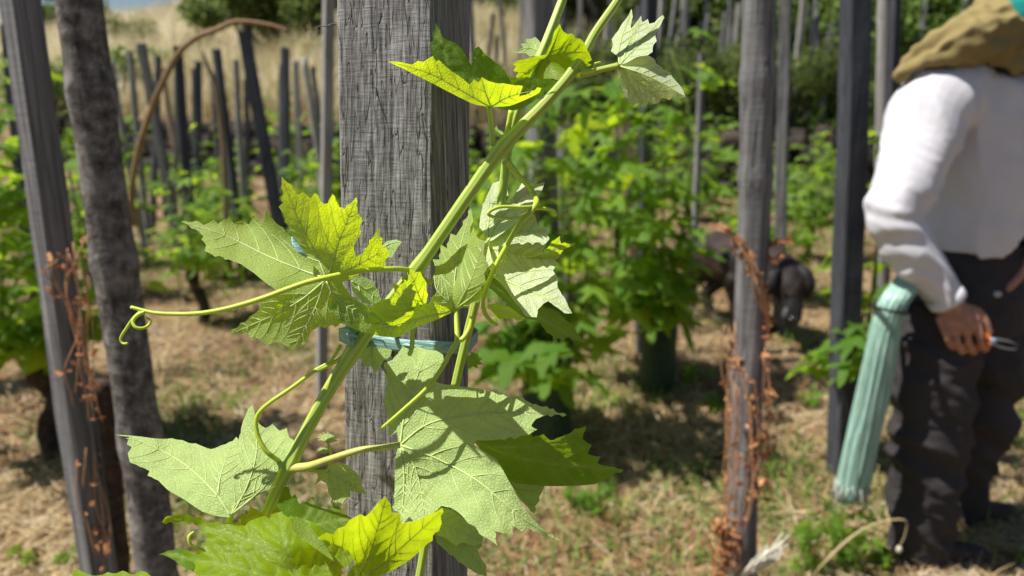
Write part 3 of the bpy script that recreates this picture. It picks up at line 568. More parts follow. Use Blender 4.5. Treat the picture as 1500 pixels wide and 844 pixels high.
# ---------------- tie: pale teal ribbon round post and shoot
def build_tie():
    m = M('teal_plastic_tie'); v = m.coord((1, 1, 14)); n1 = m.noise(v, 55, 4, .6)
    m.set(m.ramp(n1, [(.3, (.15, .30, .30)), (.7, (.30, .50, .48))]), .35, m.bump(n1, .0012, .8), .5)
    root = empty('plant_tie', P(590, 500, .46)); tag(root, 'pale teal plastic ribbon tied round the front post and the shoot', 'plant tie')
    front = [(496, 481, 499), (508, 481, 505), (515, 481, 506), (530, 486, 509), (560, 492, 512), (590, 497, 516), (620, 499, 517), (650, 500, 518), (672, 501, 519), (684, 502, 521)]
    V = []; Fc = []
    def dep(px, py):
        d = post_depth(px, py)-.0018
        if px < 535: d = min(d, .4525+abs(px-514)*.0006)
        if px > 638: 
            d = post_depth(638, py)-.0018+(px-638)*.0009
        return d
    nr = 7; rows = []
    X = np.linspace(496, 684, 64)
    for i, x in enumerate(X):
        yt = np.interp(x, [q[0] for q in front], [q[1] for q in front]); yb = np.interp(x, [q[0] for q in front], [q[2] for q in front])
        row = []
        for k in range(nr):
            t = k/(nr-1); y = yt+(yb-yt)*t
            row.append(P(x, y, dep(x, y)-.0007*math.sin(t*math.pi)+.0007*noise.noise(Vector((x*.02, t*4.5, 0)))))
        rows.append(row)
    # go on round the back of the post
    e = rows[-1]; s0 = rows[0]; back = []
    bl = [q for q in s0]; n_b = 10
    for i in range(1, n_b):
        t = i/n_b; row = []
        for k in range(nr):
            a = e[k]; b = s0[k]; mid = a.lerp(b, t)-NF*(.012+.062*math.sin(math.pi*t)**.5*(1-.3*t)); row.append(mid)
        back.append(row)
    allr = rows+back+[rows[0]]
    for row in allr: V += row
    for i in range(len(allr)-1):
        for k in range(nr-1): a = i*nr+k; Fc.append((a, a+1, a+nr+1, a+nr))
    o = mesh_obj('ribbon', V, Fc, m.m, root); md = o.modifiers.new('s', 'SOLIDIFY'); md.thickness = .0004
    # loose folded strand along the lower rim and the small knot end seen through leaf A
    tube('strand', [P(500, 486, .4515), P(520, 492, .451), (P(560, 499, dep(560, 499)-.0018)), P(610, 507, dep(610, 507)-.002), P(660, 509, dep(655, 509)-.002), P(683, 512, dep(680, 512)-.002)], [.0012, .0011, .001, .0012], m.m, root, 8, flat=(1, .5))
    k = empty('tie_scrap', P(437, 362, .43)); tag(k, 'small teal scrap of plastic tie caught in the fold of the large left leaf', 'plastic scrap')
    o = tube('ribbon_loop', [P(428, 347, .440), P(432, 357, .4385), P(440, 367, .4375), P(450, 376, .4385)], [.0006, .0019, .0021, .0007], m.m, k, 10, flat=(1, .35))
build_tie()

# ================================================================== TERRAIN
def wall_y(x): return 12.6-.45*x+.5*math.sin(x*.55)
WALLH = 1.0
def sstep(a, b, x):
    t = min(1, max(0, (x-a)/(b-a))); return t*t*(3-2*t)
def gz(x, y):
    d = y-wall_y(x); z = .05*noise.noise(Vector((x*.35, y*.35, 0)))+.018*noise.noise(Vector((x*1.6, y*1.6, 4)))
    z *= sstep(.2, 1.5, math.hypot(x, y)) if True else 1
    up = WALLH+.10*noise.noise(Vector((x*.3, y*.3, 9)))
    slope = .235 if x < 0 else .235-.12*sstep(0, 6, x)
    dd = max(0, d); rise = slope*dd if dd < 22 else slope*22+(dd-22)*.02
    z += (up+rise)*sstep(.12, .34, d) if d > .12 else 0
    return z
def ground_hit(px, py):
    r = ray(px, py); t = .5; prev = t
    while t < 60:
        p = CAM+r*t
        if p.z < gz(p.x, p.y): break
        prev = t; t += .05
    lo, hi = prev, t
    for _ in range(12):
        m_ = (lo+hi)/2; p = CAM+r*m_
        if p.z < gz(p.x, p.y): hi = m_
        else: lo = m_
    return CAM+r*hi
def build_ground():
    ys = []; y = -4.0
    while y < 22: ys.append(y); y += .07 if y < 6 else .16
    while y < 300: ys.append(y); y *= 1.06
    V = []; Fc = []; nx = 190
    for y in ys:
        half = 5+abs(y)*1.05
        for i in range(nx):
            x = (i/(nx-1)*2-1)*half
            z = gz(x, y)
            if y < 9: z += .014*noise.noise(Vector((x*7, y*7, 2)))+.008*noise.noise(Vector((x*19, y*19, 5)))
            V.append((x, y, z))
    for j in range(len(ys)-1):
        for i in range(nx-1):
            a = j*nx+i; Fc.append((a, a+1, a+nx+1, a+nx))
    m = M('vineyard_soil'); v = m.coord()
    n1 = m.noise(v, 1.3, 5, .6); n2 = m.noise(v, 14, 6, .7); n3 = m.noise(v, 70, 5, .7)
    soil = m.ramp(n2, [(.3, (.035, .02, .013)), (.52, (.16, .09, .052)), (.72, (.36, .22, .13))])
    straw = m.ramp(n3, [(.32, (.12, .08, .04)), (.5, (.36, .26, .14)), (.68, (.56, .44, .25))])
    col = m.mix(m.ramp(n1, [(.40, .0), (.58, .9)]), soil, straw)
    green = m.ramp(n3, [(.3, (.03, .05, .01)), (.65, (.13, .17, .04))])
    g = m.noise(m.coord((1, 1, 1), (0, 0, 1)), .9, 4, .65)
    col = m.mix(m.ramp(g, [(.56, 0.0), (.68, .5)]), col, green)
    m.set(col, .95, m.bump(m.math('ADD', n2, n3), .02, .9), .1)
    o = mesh_obj('ground', V, Fc, m.m); tag(o, kind='structure')
build_ground()

def tone_mat(name, stops, tw=.25, rough=.7):
    m = M(name); at = m.n('Attribute'); at.attribute_name = 'tone'; c = m.ramp(at.outputs['Fac'], stops); m.set(c, rough, None, .2)
    if tw:
        tb = m.n('BsdfTranslucent'); m.l(c, tb.inputs[0]); mx = m.n('MixShader'); mx.inputs[0].default_value = tw
        m.l(m.b.outputs[0], mx.inputs[1]); m.l(tb.outputs[0], mx.inputs[2]); m.l(mx.outputs[0], m.out.inputs['Surface'])
    return m.m
STRAW = tone_mat('dry_straw', [(0, (.12, .06, .03)), (.4, (.38, .26, .13)), (.75, (.66, .51, .28)), (1, (.86, .78, .60))], .2)
GRASS = tone_mat('green_ground_cover', [(0, (.05, .09, .015)), (.5, (.13, .22, .04)), (.85, (.26, .36, .08)), (1, (.42, .42, .16))], .35)
DRYGRASS = tone_mat('dry_hill_grass', [(0, (.20, .18, .07)), (.35, (.50, .43, .22)), (.7, (.84, .74, .50)), (1, (.92, .87, .70))], .35)
LITTER = tone_mat('brown_leaf_litter', [(0, (.06, .03, .018)), (.5, (.20, .10, .05)), (.8, (.42, .20, .09)), (1, (.50, .38, .24))], .2)

def blades(name, pts, length, width, up, mat, tone, curve=.25):
    """pts (n,3); each a bent blade of two quads -> stuff"""
    n = len(pts); az = rng.uniform(0, 2*np.pi, n); L = length; el = up
    d = np.stack([np.cos(az)*np.cos(el), np.sin(az)*np.cos(el), np.sin(el)], 1)
    s = np.stack([-np.sin(az), np.cos(az), np.zeros(n)], 1)*(width/2)[:, None]
    bend = np.stack([np.cos(az), np.sin(az), -np.ones(n)*.5], 1)*(curve*L)[:, None]*rng.uniform(-.3, 1, n)[:, None]
    p0 = pts; p1 = pts+d*(L*.55)[:, None]; p2 = pts+d*L[:, None]+bend
    q1 = np.stack([p0-s, p0+s, p1+s*.8, p1-s*.8], 1); q2 = np.stack([p1-s*.8, p1+s*.8, p2+s*.15, p2-s*.15], 1)
    V = np.concatenate([q1, q2]); return quads_obj(name, V, 4, mat, None, np.concatenate([tone, tone]))
def scatter(n, y0, y1, fn=None, dens=1.0, margin=1.1):
    """points on the ground inside the seen wedge, density ~ 1/distance"""
    out = []
    while len(out) < n:
        y = y0*(y1/y0)**random.random(); x = random.uniform(-1, 1)*(y*.72*margin+.5)
        if fn and not fn(x, y): continue
        out.append((x, y, gz(x, y)))
    return np.array(out)
def patch(x, y, s=.9, o=0): return noise.noise(Vector((x*s, y*s, 20+o)))
def below(x, y): return y < wall_y(x)-.05
pts = scatter(90000, 1.1, 13, lambda x, y: below(x, y) and patch(x, y, 1.6) > -.06+random.uniform(-.3, .2))
n = len(pts); pts[:, 2] += rng.uniform(.0, .03, n)
tag(blades('straw', pts, rng.uniform(.05, .20, n), rng.uniform(.002, .0055, n), rng.uniform(-.1, .35, n), STRAW, np.clip(rng.normal(.5, .25, n), 0, 1)), 'dry straw lying over the vineyard soil', 'straw', kind='stuff')
pts = scatter(26000, 1.2, 13, lambda x, y: below(x, y) and patch(x, y, 1.1, 5) > .04+random.uniform(-.12, .15))
n = len(pts); tag(blades('green_grass', pts, rng.uniform(.03, .13, n), rng.uniform(.004, .012, n), rng.uniform(.3, 1.4, n), GRASS, np.clip(rng.normal(.5, .25, n), 0, 1), .5), 'low green grass and weeds in patches between the vine rows', 'grass', kind='stuff')
# clods and litter flakes
pts = scatter(30000, 1.1, 11, below); n = len(pts)
a = rng.uniform(0, 6.28, n); sz = rng.uniform(.006, .022, n); tl = rng.uniform(-.6, .6, (n, 2))
ex = np.stack([np.cos(a), np.sin(a), tl[:, 0]], 1)*sz[:, None]; ey = np.stack([-np.sin(a), np.cos(a), tl[:, 1]], 1)*(sz*.6)[:, None]; pts[:, 2] += .012
V = np.stack([pts-ex, pts-ey, pts+ex, pts+ey], 1)
tag(quads_obj('leaf_litter', V, 4, LITTER, None, np.clip(rng.normal(.45, .3, n), 0, 1)), 'brown dead leaf litter over the soil', 'leaf litter', kind='stuff')
# reddish litter heap round the foot of the knobbly post
pts = np.array([(x_, y_, gz(x_, y_)+random.uniform(0, .03)) for x_, y_ in [(random.gauss(.35, .35), random.gauss(2.05, .16)) for _ in range(5200)] if y_ > 1.65]); n = len(pts)
tag(blades('red_litter', pts, rng.uniform(.02, .09, n), rng.uniform(.003, .010, n), rng.uniform(-.1, .5, n), LITTER, np.clip(rng.normal(.72, .2, n), 0, 1), .4), 'reddish brown dead leaf and twig litter at the foot of the knobbly post', 'leaf litter', kind='stuff')
# clods of earth: one object
def clods():
    base = [(1, 0, 0), (-1, 0, 0), (0, 1, 0), (0, -1, 0), (0, 0, .8), (.6, .6, .4), (-.6, .6, .3), (.6, -.6, .35), (-.6, -.6, .4)]
    fc = [(4, 5, 0), (4, 2, 5), (5, 2, 0), (4, 6, 2), (4, 1, 6), (6, 1, 2), (4, 8, 1), (4, 3, 8), (8, 3, 1), (4, 7, 3), (4, 0, 7), (7, 0, 3)]
    V = []; Fc = []
    for x, y, z in scatter(5000, 1.2, 12, below):
        s = random.uniform(.006, .028)*(1+.5*(random.random() < .1)); a = random.uniform(0, 6.28); o = len(V); c, d = math.cos(a), math.sin(a)
        for bx, by, bz in base:
            r = random.uniform(.7, 1.2)*s; V.append((x+(bx*c-by*d)*r, y+(bx*d+by*c)*r, z+bz*r))
        Fc += [tuple(i+o for i in q) for q in fc]
    m = simple('soil_clod', (.17, .12, .085), .95, 40, .5, .003, .1)
    tag(mesh_obj('soil_clods', V, Fc, m, smooth=False), 'small lava soil clods and pebbles', 'soil clods', kind='stuff')
clods()
# dry hill grass above the wall, left
def hill_ok(x, y):
    if y < wall_y(x)+.35: return False
    return x < .6 or random.random() < .16*(1-sstep(1, 3, x))
pts = scatter(85000, 9, 42, hill_ok, margin=1.02); n = len(pts)
dist = pts[:, 1]; ton = np.clip(rng.normal(.62, .22, n)+.5*np.array([patch(p[0], p[1], .55, 2) for p in pts]), 0, 1)
ton = np.where((dist < 19) & (rng.random(n) < .35), ton*.35, ton)
tag(blades('dry_grass', pts, rng.uniform(.35, 1.15, n)*(1+.7*np.array([patch(p[0], p[1], .8, 7) for p in pts])), rng.uniform(.010, .030, n)*(dist/18)**.4, rng.uniform(.9, 1.57, n), DRYGRASS, ton, .35), 'tall dry yellow grass covering the slope above the stone wall', 'dry grass', kind='stuff')
pts = scatter(22000, 10, 34, lambda x, y: y > wall_y(x)+.3 and x > 0.3 and random.random() < .75); n = len(pts)
tag(blades('slope_weeds', pts, rng.uniform(.15, .6, n), rng.uniform(.02, .06, n), rng.uniform(.5, 1.5, n), GRASS, np.clip(rng.normal(.35, .25, n), 0, 1), .5), 'green weeds over the upper terrace on the right', 'weeds', kind='stuff')

# ------------------------------------------------------------------ dry stone terrace wall: every stone a part
def stone_meshes():
    m = M('lava_stone'); v = m.coord(); oi = m.n('ObjectInfo'); n1 = m.noise(v, 14, 6, .7)
    c = m.ramp(n1, [(.3, (.018, .016, .015)), (.55, (.06, .052, .047)), (.75, (.15, .13, .115))])
    c = m.mix(1.0, c, m.ramp(oi.outputs['Random'], [(0, (.6, .6, .6)), (.7, (1.0, 1.0, 1.0)), (1, (2.0, 1.8, 1.6))]), 'MULTIPLY')
    m.set(c, .95, m.bump(n1, .03, .9), .15); out = []
    for k in range(8):
        bm = bmesh.new(); bmesh.ops.create_icosphere(bm, subdivisions=2, radius=.5)
        for vt in bm.verts:
            q = vt.co.copy(); vt.co = Vector([math.copysign(abs(c_*2)**.6/2, c_) for c_ in q])*(1+.32*noise.noise(q*2.6+Vector((k*7, 0, 0))))
        me = bpy.data.meshes.new('stone'); bm.to_mesh(me); bm.free(); me.materials.append(m.m)
        me.polygons.foreach_set('use_smooth', [False]*len(me.polygons)); out.append(me)
    return out
SM = stone_meshes()
def stone_wall():
    root = empty('stone_wall', (0, 12.6, 0)); tag(root, 'dark dry stone terrace wall of lava stones at the foot of the slope', 'stone wall')
    cnt = 0; V = []; Fc = []
    for row in range(4):
        x = -11.0+row*.13
        while x < 8.2 and cnt < 299:
            wdt = random.uniform(.26, .52)*(1 if x < 5 else 1.3); hh = random.uniform(.24, .33); y = wall_y(x+wdt/2)+.06+row*.03+random.uniform(-.05, .05)
            o = bpy.data.objects.new('stone', SM[random.randrange(8)]); COL.objects.link(o)
            o.location = (x+wdt/2, y, .10+row*.265+random.uniform(-.03, .03)); o.scale = (wdt*1.04, random.uniform(.3, .42), hh*1.08)
            o.rotation_euler = (random.uniform(-.1, .1), random.uniform(-.12, .12), random.uniform(-.3, .1)-.38)
            o.parent = root; o.matrix_parent_inverse = root.matrix_basis.inverted(); x += wdt+.01; cnt += 1
    # joined earth core behind the stones, with depth
    for i in range(61):
        x = -11.5+i*.34
        for dy, z in ((.08, -.1), (.10, .95), (.36, 1.0), (.36, -.1)): V.append((x, wall_y(x)+dy, z))
    for i in range(60):
        for k in range(4): a = i*4+k; b = i*4+(k+1) % 4; Fc.append((a, b, b+4, a+4))
    mesh_obj('earth_core', V, Fc, simple('dark_wall_earth', (.022, .019, .016), .95, 8, .4, .02, .1), root)
stone_wall()

# ------------------------------------------------------------------ stakes
def stake(name, top, base, wdt, mat, label, group='stakes in the vineyard', shape='square', seed=0, lean_w=None):
    random.seed(seed+100); top = Vector(top); base = Vector(base); L = (top-base).length; ax = (top-base).normalized()
    n = max(6, int(L/(.02 if wdt > .045 and top.y < 1.8 else .07))); V = []; Fc = []
    rot = random.uniform(-.5, .5) if lean_w is None else lean_w
    u = Vector((math.cos(rot), math.sin(rot), 0)); u = (u-ax*u.dot(ax)).normalized(); v = ax.cross(u)
    if shape == 'square': prof = []; b = .16; prof = [(-1+b, -1), (1-b, -1), (1, -1+b), (1, 1-b), (1-b, 1), (-1+b, 1), (-1, 1-b), (-1, -1+b)]
    else: prof = [(math.cos(2*math.pi*k/16)*1.0, math.sin(2*math.pi*k/16)*1.0) for k in range(16)]
    m = len(prof)
    for i in range(n+1):
        t = i/n; p = base+ax*(L*t)
        sc = wdt/2*(1.08-.12*t)*(1+.05*noise.noise(Vector((seed, t*L*3, 0))))
        knot = 1+(.13*math.exp(-((t*L*3.7+seed+.6*noise.noise(Vector((seed, t*L*2, 4)))) % 1-.5)**2*120) if shape == 'round' else .05*math.exp(-((t*L*1.7+seed) % 1-.5)**2*120))
        off = u*(.012*noise.noise(Vector((seed*3.3, t*L*1.2, 5))))+v*(.012*noise.noise(Vector((seed*5.3, t*L*1.2, 8))))
        for a, c in prof: V.append(p+off+(u*a+v*c)*sc*knot*(1+.05*noise.noise(Vector((a*2, c*2, t*L*6+seed)))))
    for i in range(n):
        for k in range(m): a = i*m+k; bb = i*m+(k+1) % m; Fc.append((a, bb, bb+m, a+m))
    Fc.append(tuple(range(m-1, -1, -1))); Fc.append(tuple(n*m+k for k in range(m)))
    o = mesh_obj(name, V, Fc, mat, smooth=(shape != 'square')); tag(o, label, 'stake', group); return o
def stake_px(x0, y0, x1, y1, Y, wpx, mat, label, shape='square', seed=0, name='vineyard_stake', rot=None, Y1=None, group='stakes in the vineyard'):
    """axis through two photo pixels at real forward distance Y; runs on down to the ground"""
    a = W(x0, y0, Y); b = W(x1, y1, Y1 or Y); d = (b-a).normalized(); p = b.copy(); k = 0
    while p.z > gz(p.x, p.y)-.04 and k < 400: p += d*.02; k += 1
    wd = wpx/F*((a+b)/2-CAM).dot(FW); return stake(name, a, p, wd, mat, label, group, shape, seed, rot)

# near posts
stake_px(22, -45, 82, 400, 1.28, 42, WOOD_GREY, 'grey squared stake at the far left leaning beside the bark covered pole', seed=3, rot=-.5, name='vine_stake')
stake_px(150, 560, 168, 844, 1.55, 36, BARK_VINE, 'dark shaded old vine stem between the two left front poles', 'round', 4, 'old_vine_stem', group=None)
bp = stake_px(110, -60, 224, 844, 1.12, 59, BARK_POLE, 'round bark covered chestnut pole, thickest on the left', 'round', 5, 'chestnut_pole', group=None)
stake_px(1113, -40, 1094, 560, 1.50, 47, WOOD_GREY, 'knobbly grey post with orange dried vine wrapped round it, in front of the dog', 'round', 6, 'vine_stake', 0)
stake_px(1256, -40, 1238, 500, 2.55, 33, WOOD_DARK, 'dark square stake just left of the man', seed=7, name='vine_stake', rot=.12)
stake_px(789, -40, 800, 560, 2.9, 34, WOOD_GREY, 'square stake with a bright left face just right of the front post', seed=8, name='vine_stake', rot=.36)
stake_px(1294, -30, 1290, 330, 3.3, 17, WOOD_LIGHT, 'pale round pole right behind the bent man', 'round', 9, 'vine_stake')
stake_px(1313, -30, 1303, 200, 3.4, 13, WOOD_DARK, 'thin dark stake beside the pale pole behind the man', seed=10, name='vine_stake')
stake_px(950, -30, 947, 250, 3.9, 20, WOOD_DARK, 'dark stake rising out of the bushiest vine', seed=11, name='vine_stake', rot=.3)
stake_px(911, 90, 920, 235, 4.3, 15, WOOD_BROWN, 'shorter brown stake left of the dark one in the bushiest vine', seed=12, name='vine_stake')
stake_px(1151, -30, 1143, 345, 4.4, 15, WOOD_GREY, 'thin grey stake between the knobbly post and the dark square stake', seed=13, name='vine_stake')
stake_px(820, 188, 823, 300, 3.8, 13, WOOD_LIGHT, 'narrow pale stake close behind the bright faced stake', seed=14, name='vine_stake')
stake_px(1027, 78, 1023, 200, 5.2, 8, WOOD_GREY, 'short grey stake with a leafy tip against the dark hedge', seed=15, name='vine_stake')
stake_px(481, -20, 477, 290, 3.2, 15, WOOD_LIGHT, 'pale stake directly left of the front post top', seed=16, name='vine_stake', rot=.5)
# left field of stakes (photo top x,y, lower x,y, distance, width, material, label)
LS = [(162, 88, 182, 200, 6.6, 9, WOOD_LIGHT, 'knobbly pale stake first right of the bark covered pole', 'round'),
 (190, 76, 202, 200, 7.4, 7, WOOD_GREY, 'thin grey stake under the start of the arched cane', 'square'),
 (208, 64, 240, 240, 6.2, 11, WOOD_GREY, 'grey stake leaning right, crossed by the arched cane', 'square'),
 (232, 82, 228, 200, 8.0, 7, WOOD_DARK, 'thin dark stake inside the bend of the arched cane', 'square'),
 (261, 68, 278, 300, 5.6, 13, WOOD_DARK, 'dark stake whose top touches the arched cane', 'square'),
 (258, 111, 258, 200, 8.5, 7, WOOD_LIGHT, 'short pale stake close left of the dark stake under the cane', 'square'),
 (291, 90, 293, 230, 7.2, 8, WOOD_DARK, 'dark upright stake between the dark cane stake and the forked branch', 'square'),
 (317, 72, 337, 240, 5.9, 10, WOOD_DARK, 'dark stake leaning right behind the curved pale branch', 'square'),
 (345, 88, 358, 280, 6.4, 8, WOOD_LIGHT, 'pale stake left of the big leaning dark stake', 'square'),
 (358, 46, 405, 310, 4.9, 16, WOOD_DARK, 'big dark stake leaning strongly right above the large left leaf', 'square'),
 (360, 116, 361, 160, 10, 6, WOOD_DARK, 'small far dark stake seen just left of the big leaning stake', 'square'),
 (419, 70, 418, 210, 6.2, 10, WOOD_DARK, 'dark stake beneath the two tree trunks', 'square'),
 (411, 95, 411, 200, 8.6, 6, WOOD_GREY, 'thin grey stake close beside the stake beneath the trees', 'square'),
 (433, 90, 437, 180, 7.0, 8, WOOD_LIGHT, 'pale stake right of the stakes beneath the trees', 'square'),
 (445, 84, 463, 210, 6.0, 9, WOOD_LIGHT, 'gnarled pale branch stake leaning right near the front post', 'round'),
 (458, 98, 472, 210, 6.8, 7, WOOD_GREY, 'thin grey stake leaning behind the gnarled branch stake', 'square'),
 (6, 36, 24, 190, 3.6, 12, WOOD_DARK, 'dark stake at the very left edge of the view', 'square'),
 (238, 100, 250, 180, 9.0, 6, WOOD_BROWN, 'small far brown stake in the bend of the arched cane', 'square'),
 (284, 100, 285, 170, 9.0, 5, WOOD_DARK, 'very thin dark stake against the dry grass', 'square'),
 (310, 110, 316, 180, 9.2, 5, WOOD_DARK, 'very thin dark stake touching the curved branch', 'square')]
for i, q in enumerate(LS): stake_px(*q[:7], q[7], q[8], 20+i)
# arching cane and curved branch
o = tube('arched_cane', [W(196, 330, 2.9), W(193, 280, 2.85), W(203, 220, 2.8), W(222, 160, 2.75), W(238, 122, 2.7), W(258, 83, 2.68), W(285, 57, 2.65), W(318, 43, 2.62), W(342, 33, 2.6), W(370, 33, 2.6), W(400, 38, 2.6), W(422, 46, 2.6)], [.011, .011, .010, .009, .008, .006], WOOD_CANE, None, 10, 6, jit=.15)
tag(o, 'long brown dead cane arching in front of the left stakes', 'cane')
gb = ground_hit(197, 560)
tag(tube('curved_branch', [W(296, 76, 5.6), W(303, 95, 5.6), W(313, 118, 5.6), W(319, 150, 5.6), W(325, 190, 5.6), W(328, 240, 5.6), W(330, 290, 5.6), W(332, 340, 5.6)], [.012, .016, .022, .022, .022, .024], WOOD_BROWN, None, 8, 6, jit=.2), 'curved pale forked branch among the left stakes', 'branch')
def px_of(p):
    d = Vector(p)-CAM; return 750+F*d.x/d.dot(FW)
LMK = [(0, 'at the left edge of the view'), (100, 'seen close to the bark covered pole'), (200, 'below the arched cane'), (300, 'near the curved branch'), (400, 'below the two stemmed tree'), (470, 'at the left side of the front post'), (690, 'just right of the front post'), (745, 'beside the bright faced stake'), (830, 'above the crossing shoots'), (880, 'behind the two-winged leaf'), (960, 'right of the two-winged leaf'), (1035, 'just left of the knobbly post'), (1130, 'just right of the knobbly post'), (1185, 'left of the dark square stake'), (1275, 'beside the pale pole'), (1325, 'above the shoulder of the person'), (1375, 'above the head cloth of the person'), (1600, 'beyond the person')]
def place_words(px): return min(LMK, key=lambda q: abs(q[0]+20-px))[1]
def distinct(items, kind):
    """items: (object, px, look) -> a label of its own for each, by look, landmark and order"""
    groups = {}
    for o, px, look in items: groups.setdefault((look, place_words(px)), []).append((px, o))
    for (look, pl), lst in groups.items():
        lst.sort(key=lambda t: t[0]); n = len(lst)
        for i, (_, o) in enumerate(lst):
            od = '' if n == 1 else (', the left one' if i == 0 and n == 2 else ', the right one' if n == 2 else [', leftmost', ', second from left', ', third from left', ', fourth from left', ', fifth from left', ', sixth from left'][min(i, 5)])
            o['label'] = f'{look} {kind} {pl}{od}'
TS = []
# right: many stakes on the upper terrace
RS_ = [(984, 68, 12, WOOD_GREY), (1006, 55, 7, WOOD_GREY), (1016, 82, 10, WOOD_GREY), (1044, 72, 9, WOOD_DARK), (1058, 82, 6, WOOD_GREY), (1069, 84, 9, WOOD_LIGHT), (831, 55, 8, WOOD_GREY), (868, 60, 6, WOOD_GREY), (885, 72, 5, WOOD_LIGHT), (902, 40, 6, WOOD_GREY), (962, 70, 7, WOOD_LIGHT), (1000, 62, 5, WOOD_LIGHT), (1191, 78, 9, WOOD_DARK), (1178, 50, 6, WOOD_GREY), (1206, 60, 6, WOOD_GREY), (1330, 66, 9, WOOD_LIGHT), (1345, 62, 8, WOOD_GREY), (1382, 40, 12, WOOD_DARK), (1397, 38, 9, WOOD_LIGHT), (1410, 36, 7, WOOD_GREY), (725, 92, 10, WOOD_DARK), (705, 50, 6, WOOD_GREY), (748, 80, 7, WOOD_GREY), (1162, 84, 6, WOOD_GREY), (1220, 40, 6, WOOD_GREY), (975, 50, 5, WOOD_GREY), (1030, 60, 5, WOOD_DARK), (760, 60, 6, WOOD_LIGHT), (696, 80, 8, WOOD_GREY), (1318, 60, 6, WOOD_GREY), (772, 70, 8, WOOD_GREY), (815, 64, 7, WOOD_DARK), (848, 58, 7, WOOD_LIGHT), (932, 66, 8, WOOD_GREY), (992, 76, 8, WOOD_LIGHT), (1050, 60, 6, WOOD_GREY), (1079, 76, 7, WOOD_GREY), (1170, 72, 9, WOOD_LIGHT), (1214, 70, 8, WOOD_GREY), (1230, 60, 7, WOOD_DARK), (1368, 52, 7, WOOD_GREY), (1276, 74, 7, WOOD_GREY)]
for i, (px, yb, wp, mt) in enumerate(RS_):
    Y = .062/(wp/F)*random.uniform(.95, 1.05); Y = min(17.5, max(9.0, Y+2.5))
    q = W(px, yb, Y); wy = wall_y(q.x)+.6; Y = max(Y, wy); q = W(px, yb, Y); g = gz(q.x, q.y)
    random.seed(900+i); top = Vector((q.x+random.uniform(-.22, .22), q.y+random.uniform(-.1, .1), g+random.uniform(1.25, 2.3)))
    o = stake('terrace_stake', top, (q.x, q.y, g-.1), random.uniform(.05, .095), mt, 'stake', 'stakes on the upper terrace', 'square', 60+i)
    TS.append((o, px, {WOOD_GREY: 'grey', WOOD_DARK: 'dark', WOOD_LIGHT: 'pale'}[mt]+(' slim' if wp < 7.5 else ' stout')))
distinct(TS, 'terrace stake')

# ------------------------------------------------------------------ vines
def leaf_meshes(mat, n=6, hi=True):
    out = []
    for k in range(n):
        random.seed(500+k); lobes = [(-118, .62), (-62, .88), (0, 1.12), (62, .88), (118, .62)]; pts = [(0, -.05)]
        nn = 30 if hi else 12
        for i in range(nn+1):
            a = -150+300*i/nn; r = .42
            for la, lr in lobes: r = max(r, lr*math.exp(-((a-la)/24)**2))
            r *= (1+(.07 if i % 2 else -.05))*random.uniform(.95, 1.05)
            pts.append((math.sin(R(a))*r, math.cos(R(a))*r+.25))
        cen = (0, .18); V = [(cen[0], cen[1], .03)]; Fc = []
        def z(x, y): return -.22*abs(x)**1.3*(1 if k % 2 else .3)-.22*(y-.3)**2+.10*math.sin(4*x+k)+.06*math.sin(7*y+k*2)
        ring = [((p[0]-cen[0])*.5+cen[0], (p[1]-cen[1])*.5+cen[1]) for p in pts]
        V = [(0, cen[1], z(0, cen[1]))]+[(x, y, z(x, y)+.03) for x, y in ring]+[(x, y, z(x, y)) for x, y in pts]
        m = len(pts)
        for i in range(m-1):
            Fc.append((0, 2+i, 1+i)); Fc.append((1+i, 2+i, 2+i+m, 1+i+m))
        me = bpy.data.meshes.new('leaf'); me.from_pydata([(a*.5, b*.5, c*.5) for a, b, c in V], [], Fc); me.update(); me.materials.append(mat)
        me.polygons.foreach_set('use_smooth', [True]*len(me.polygons)); out.append(me)
    return out
LM = leaf_meshes(LEAF_BG); LF = leaf_meshes(LEAF_FAR, 3, False)
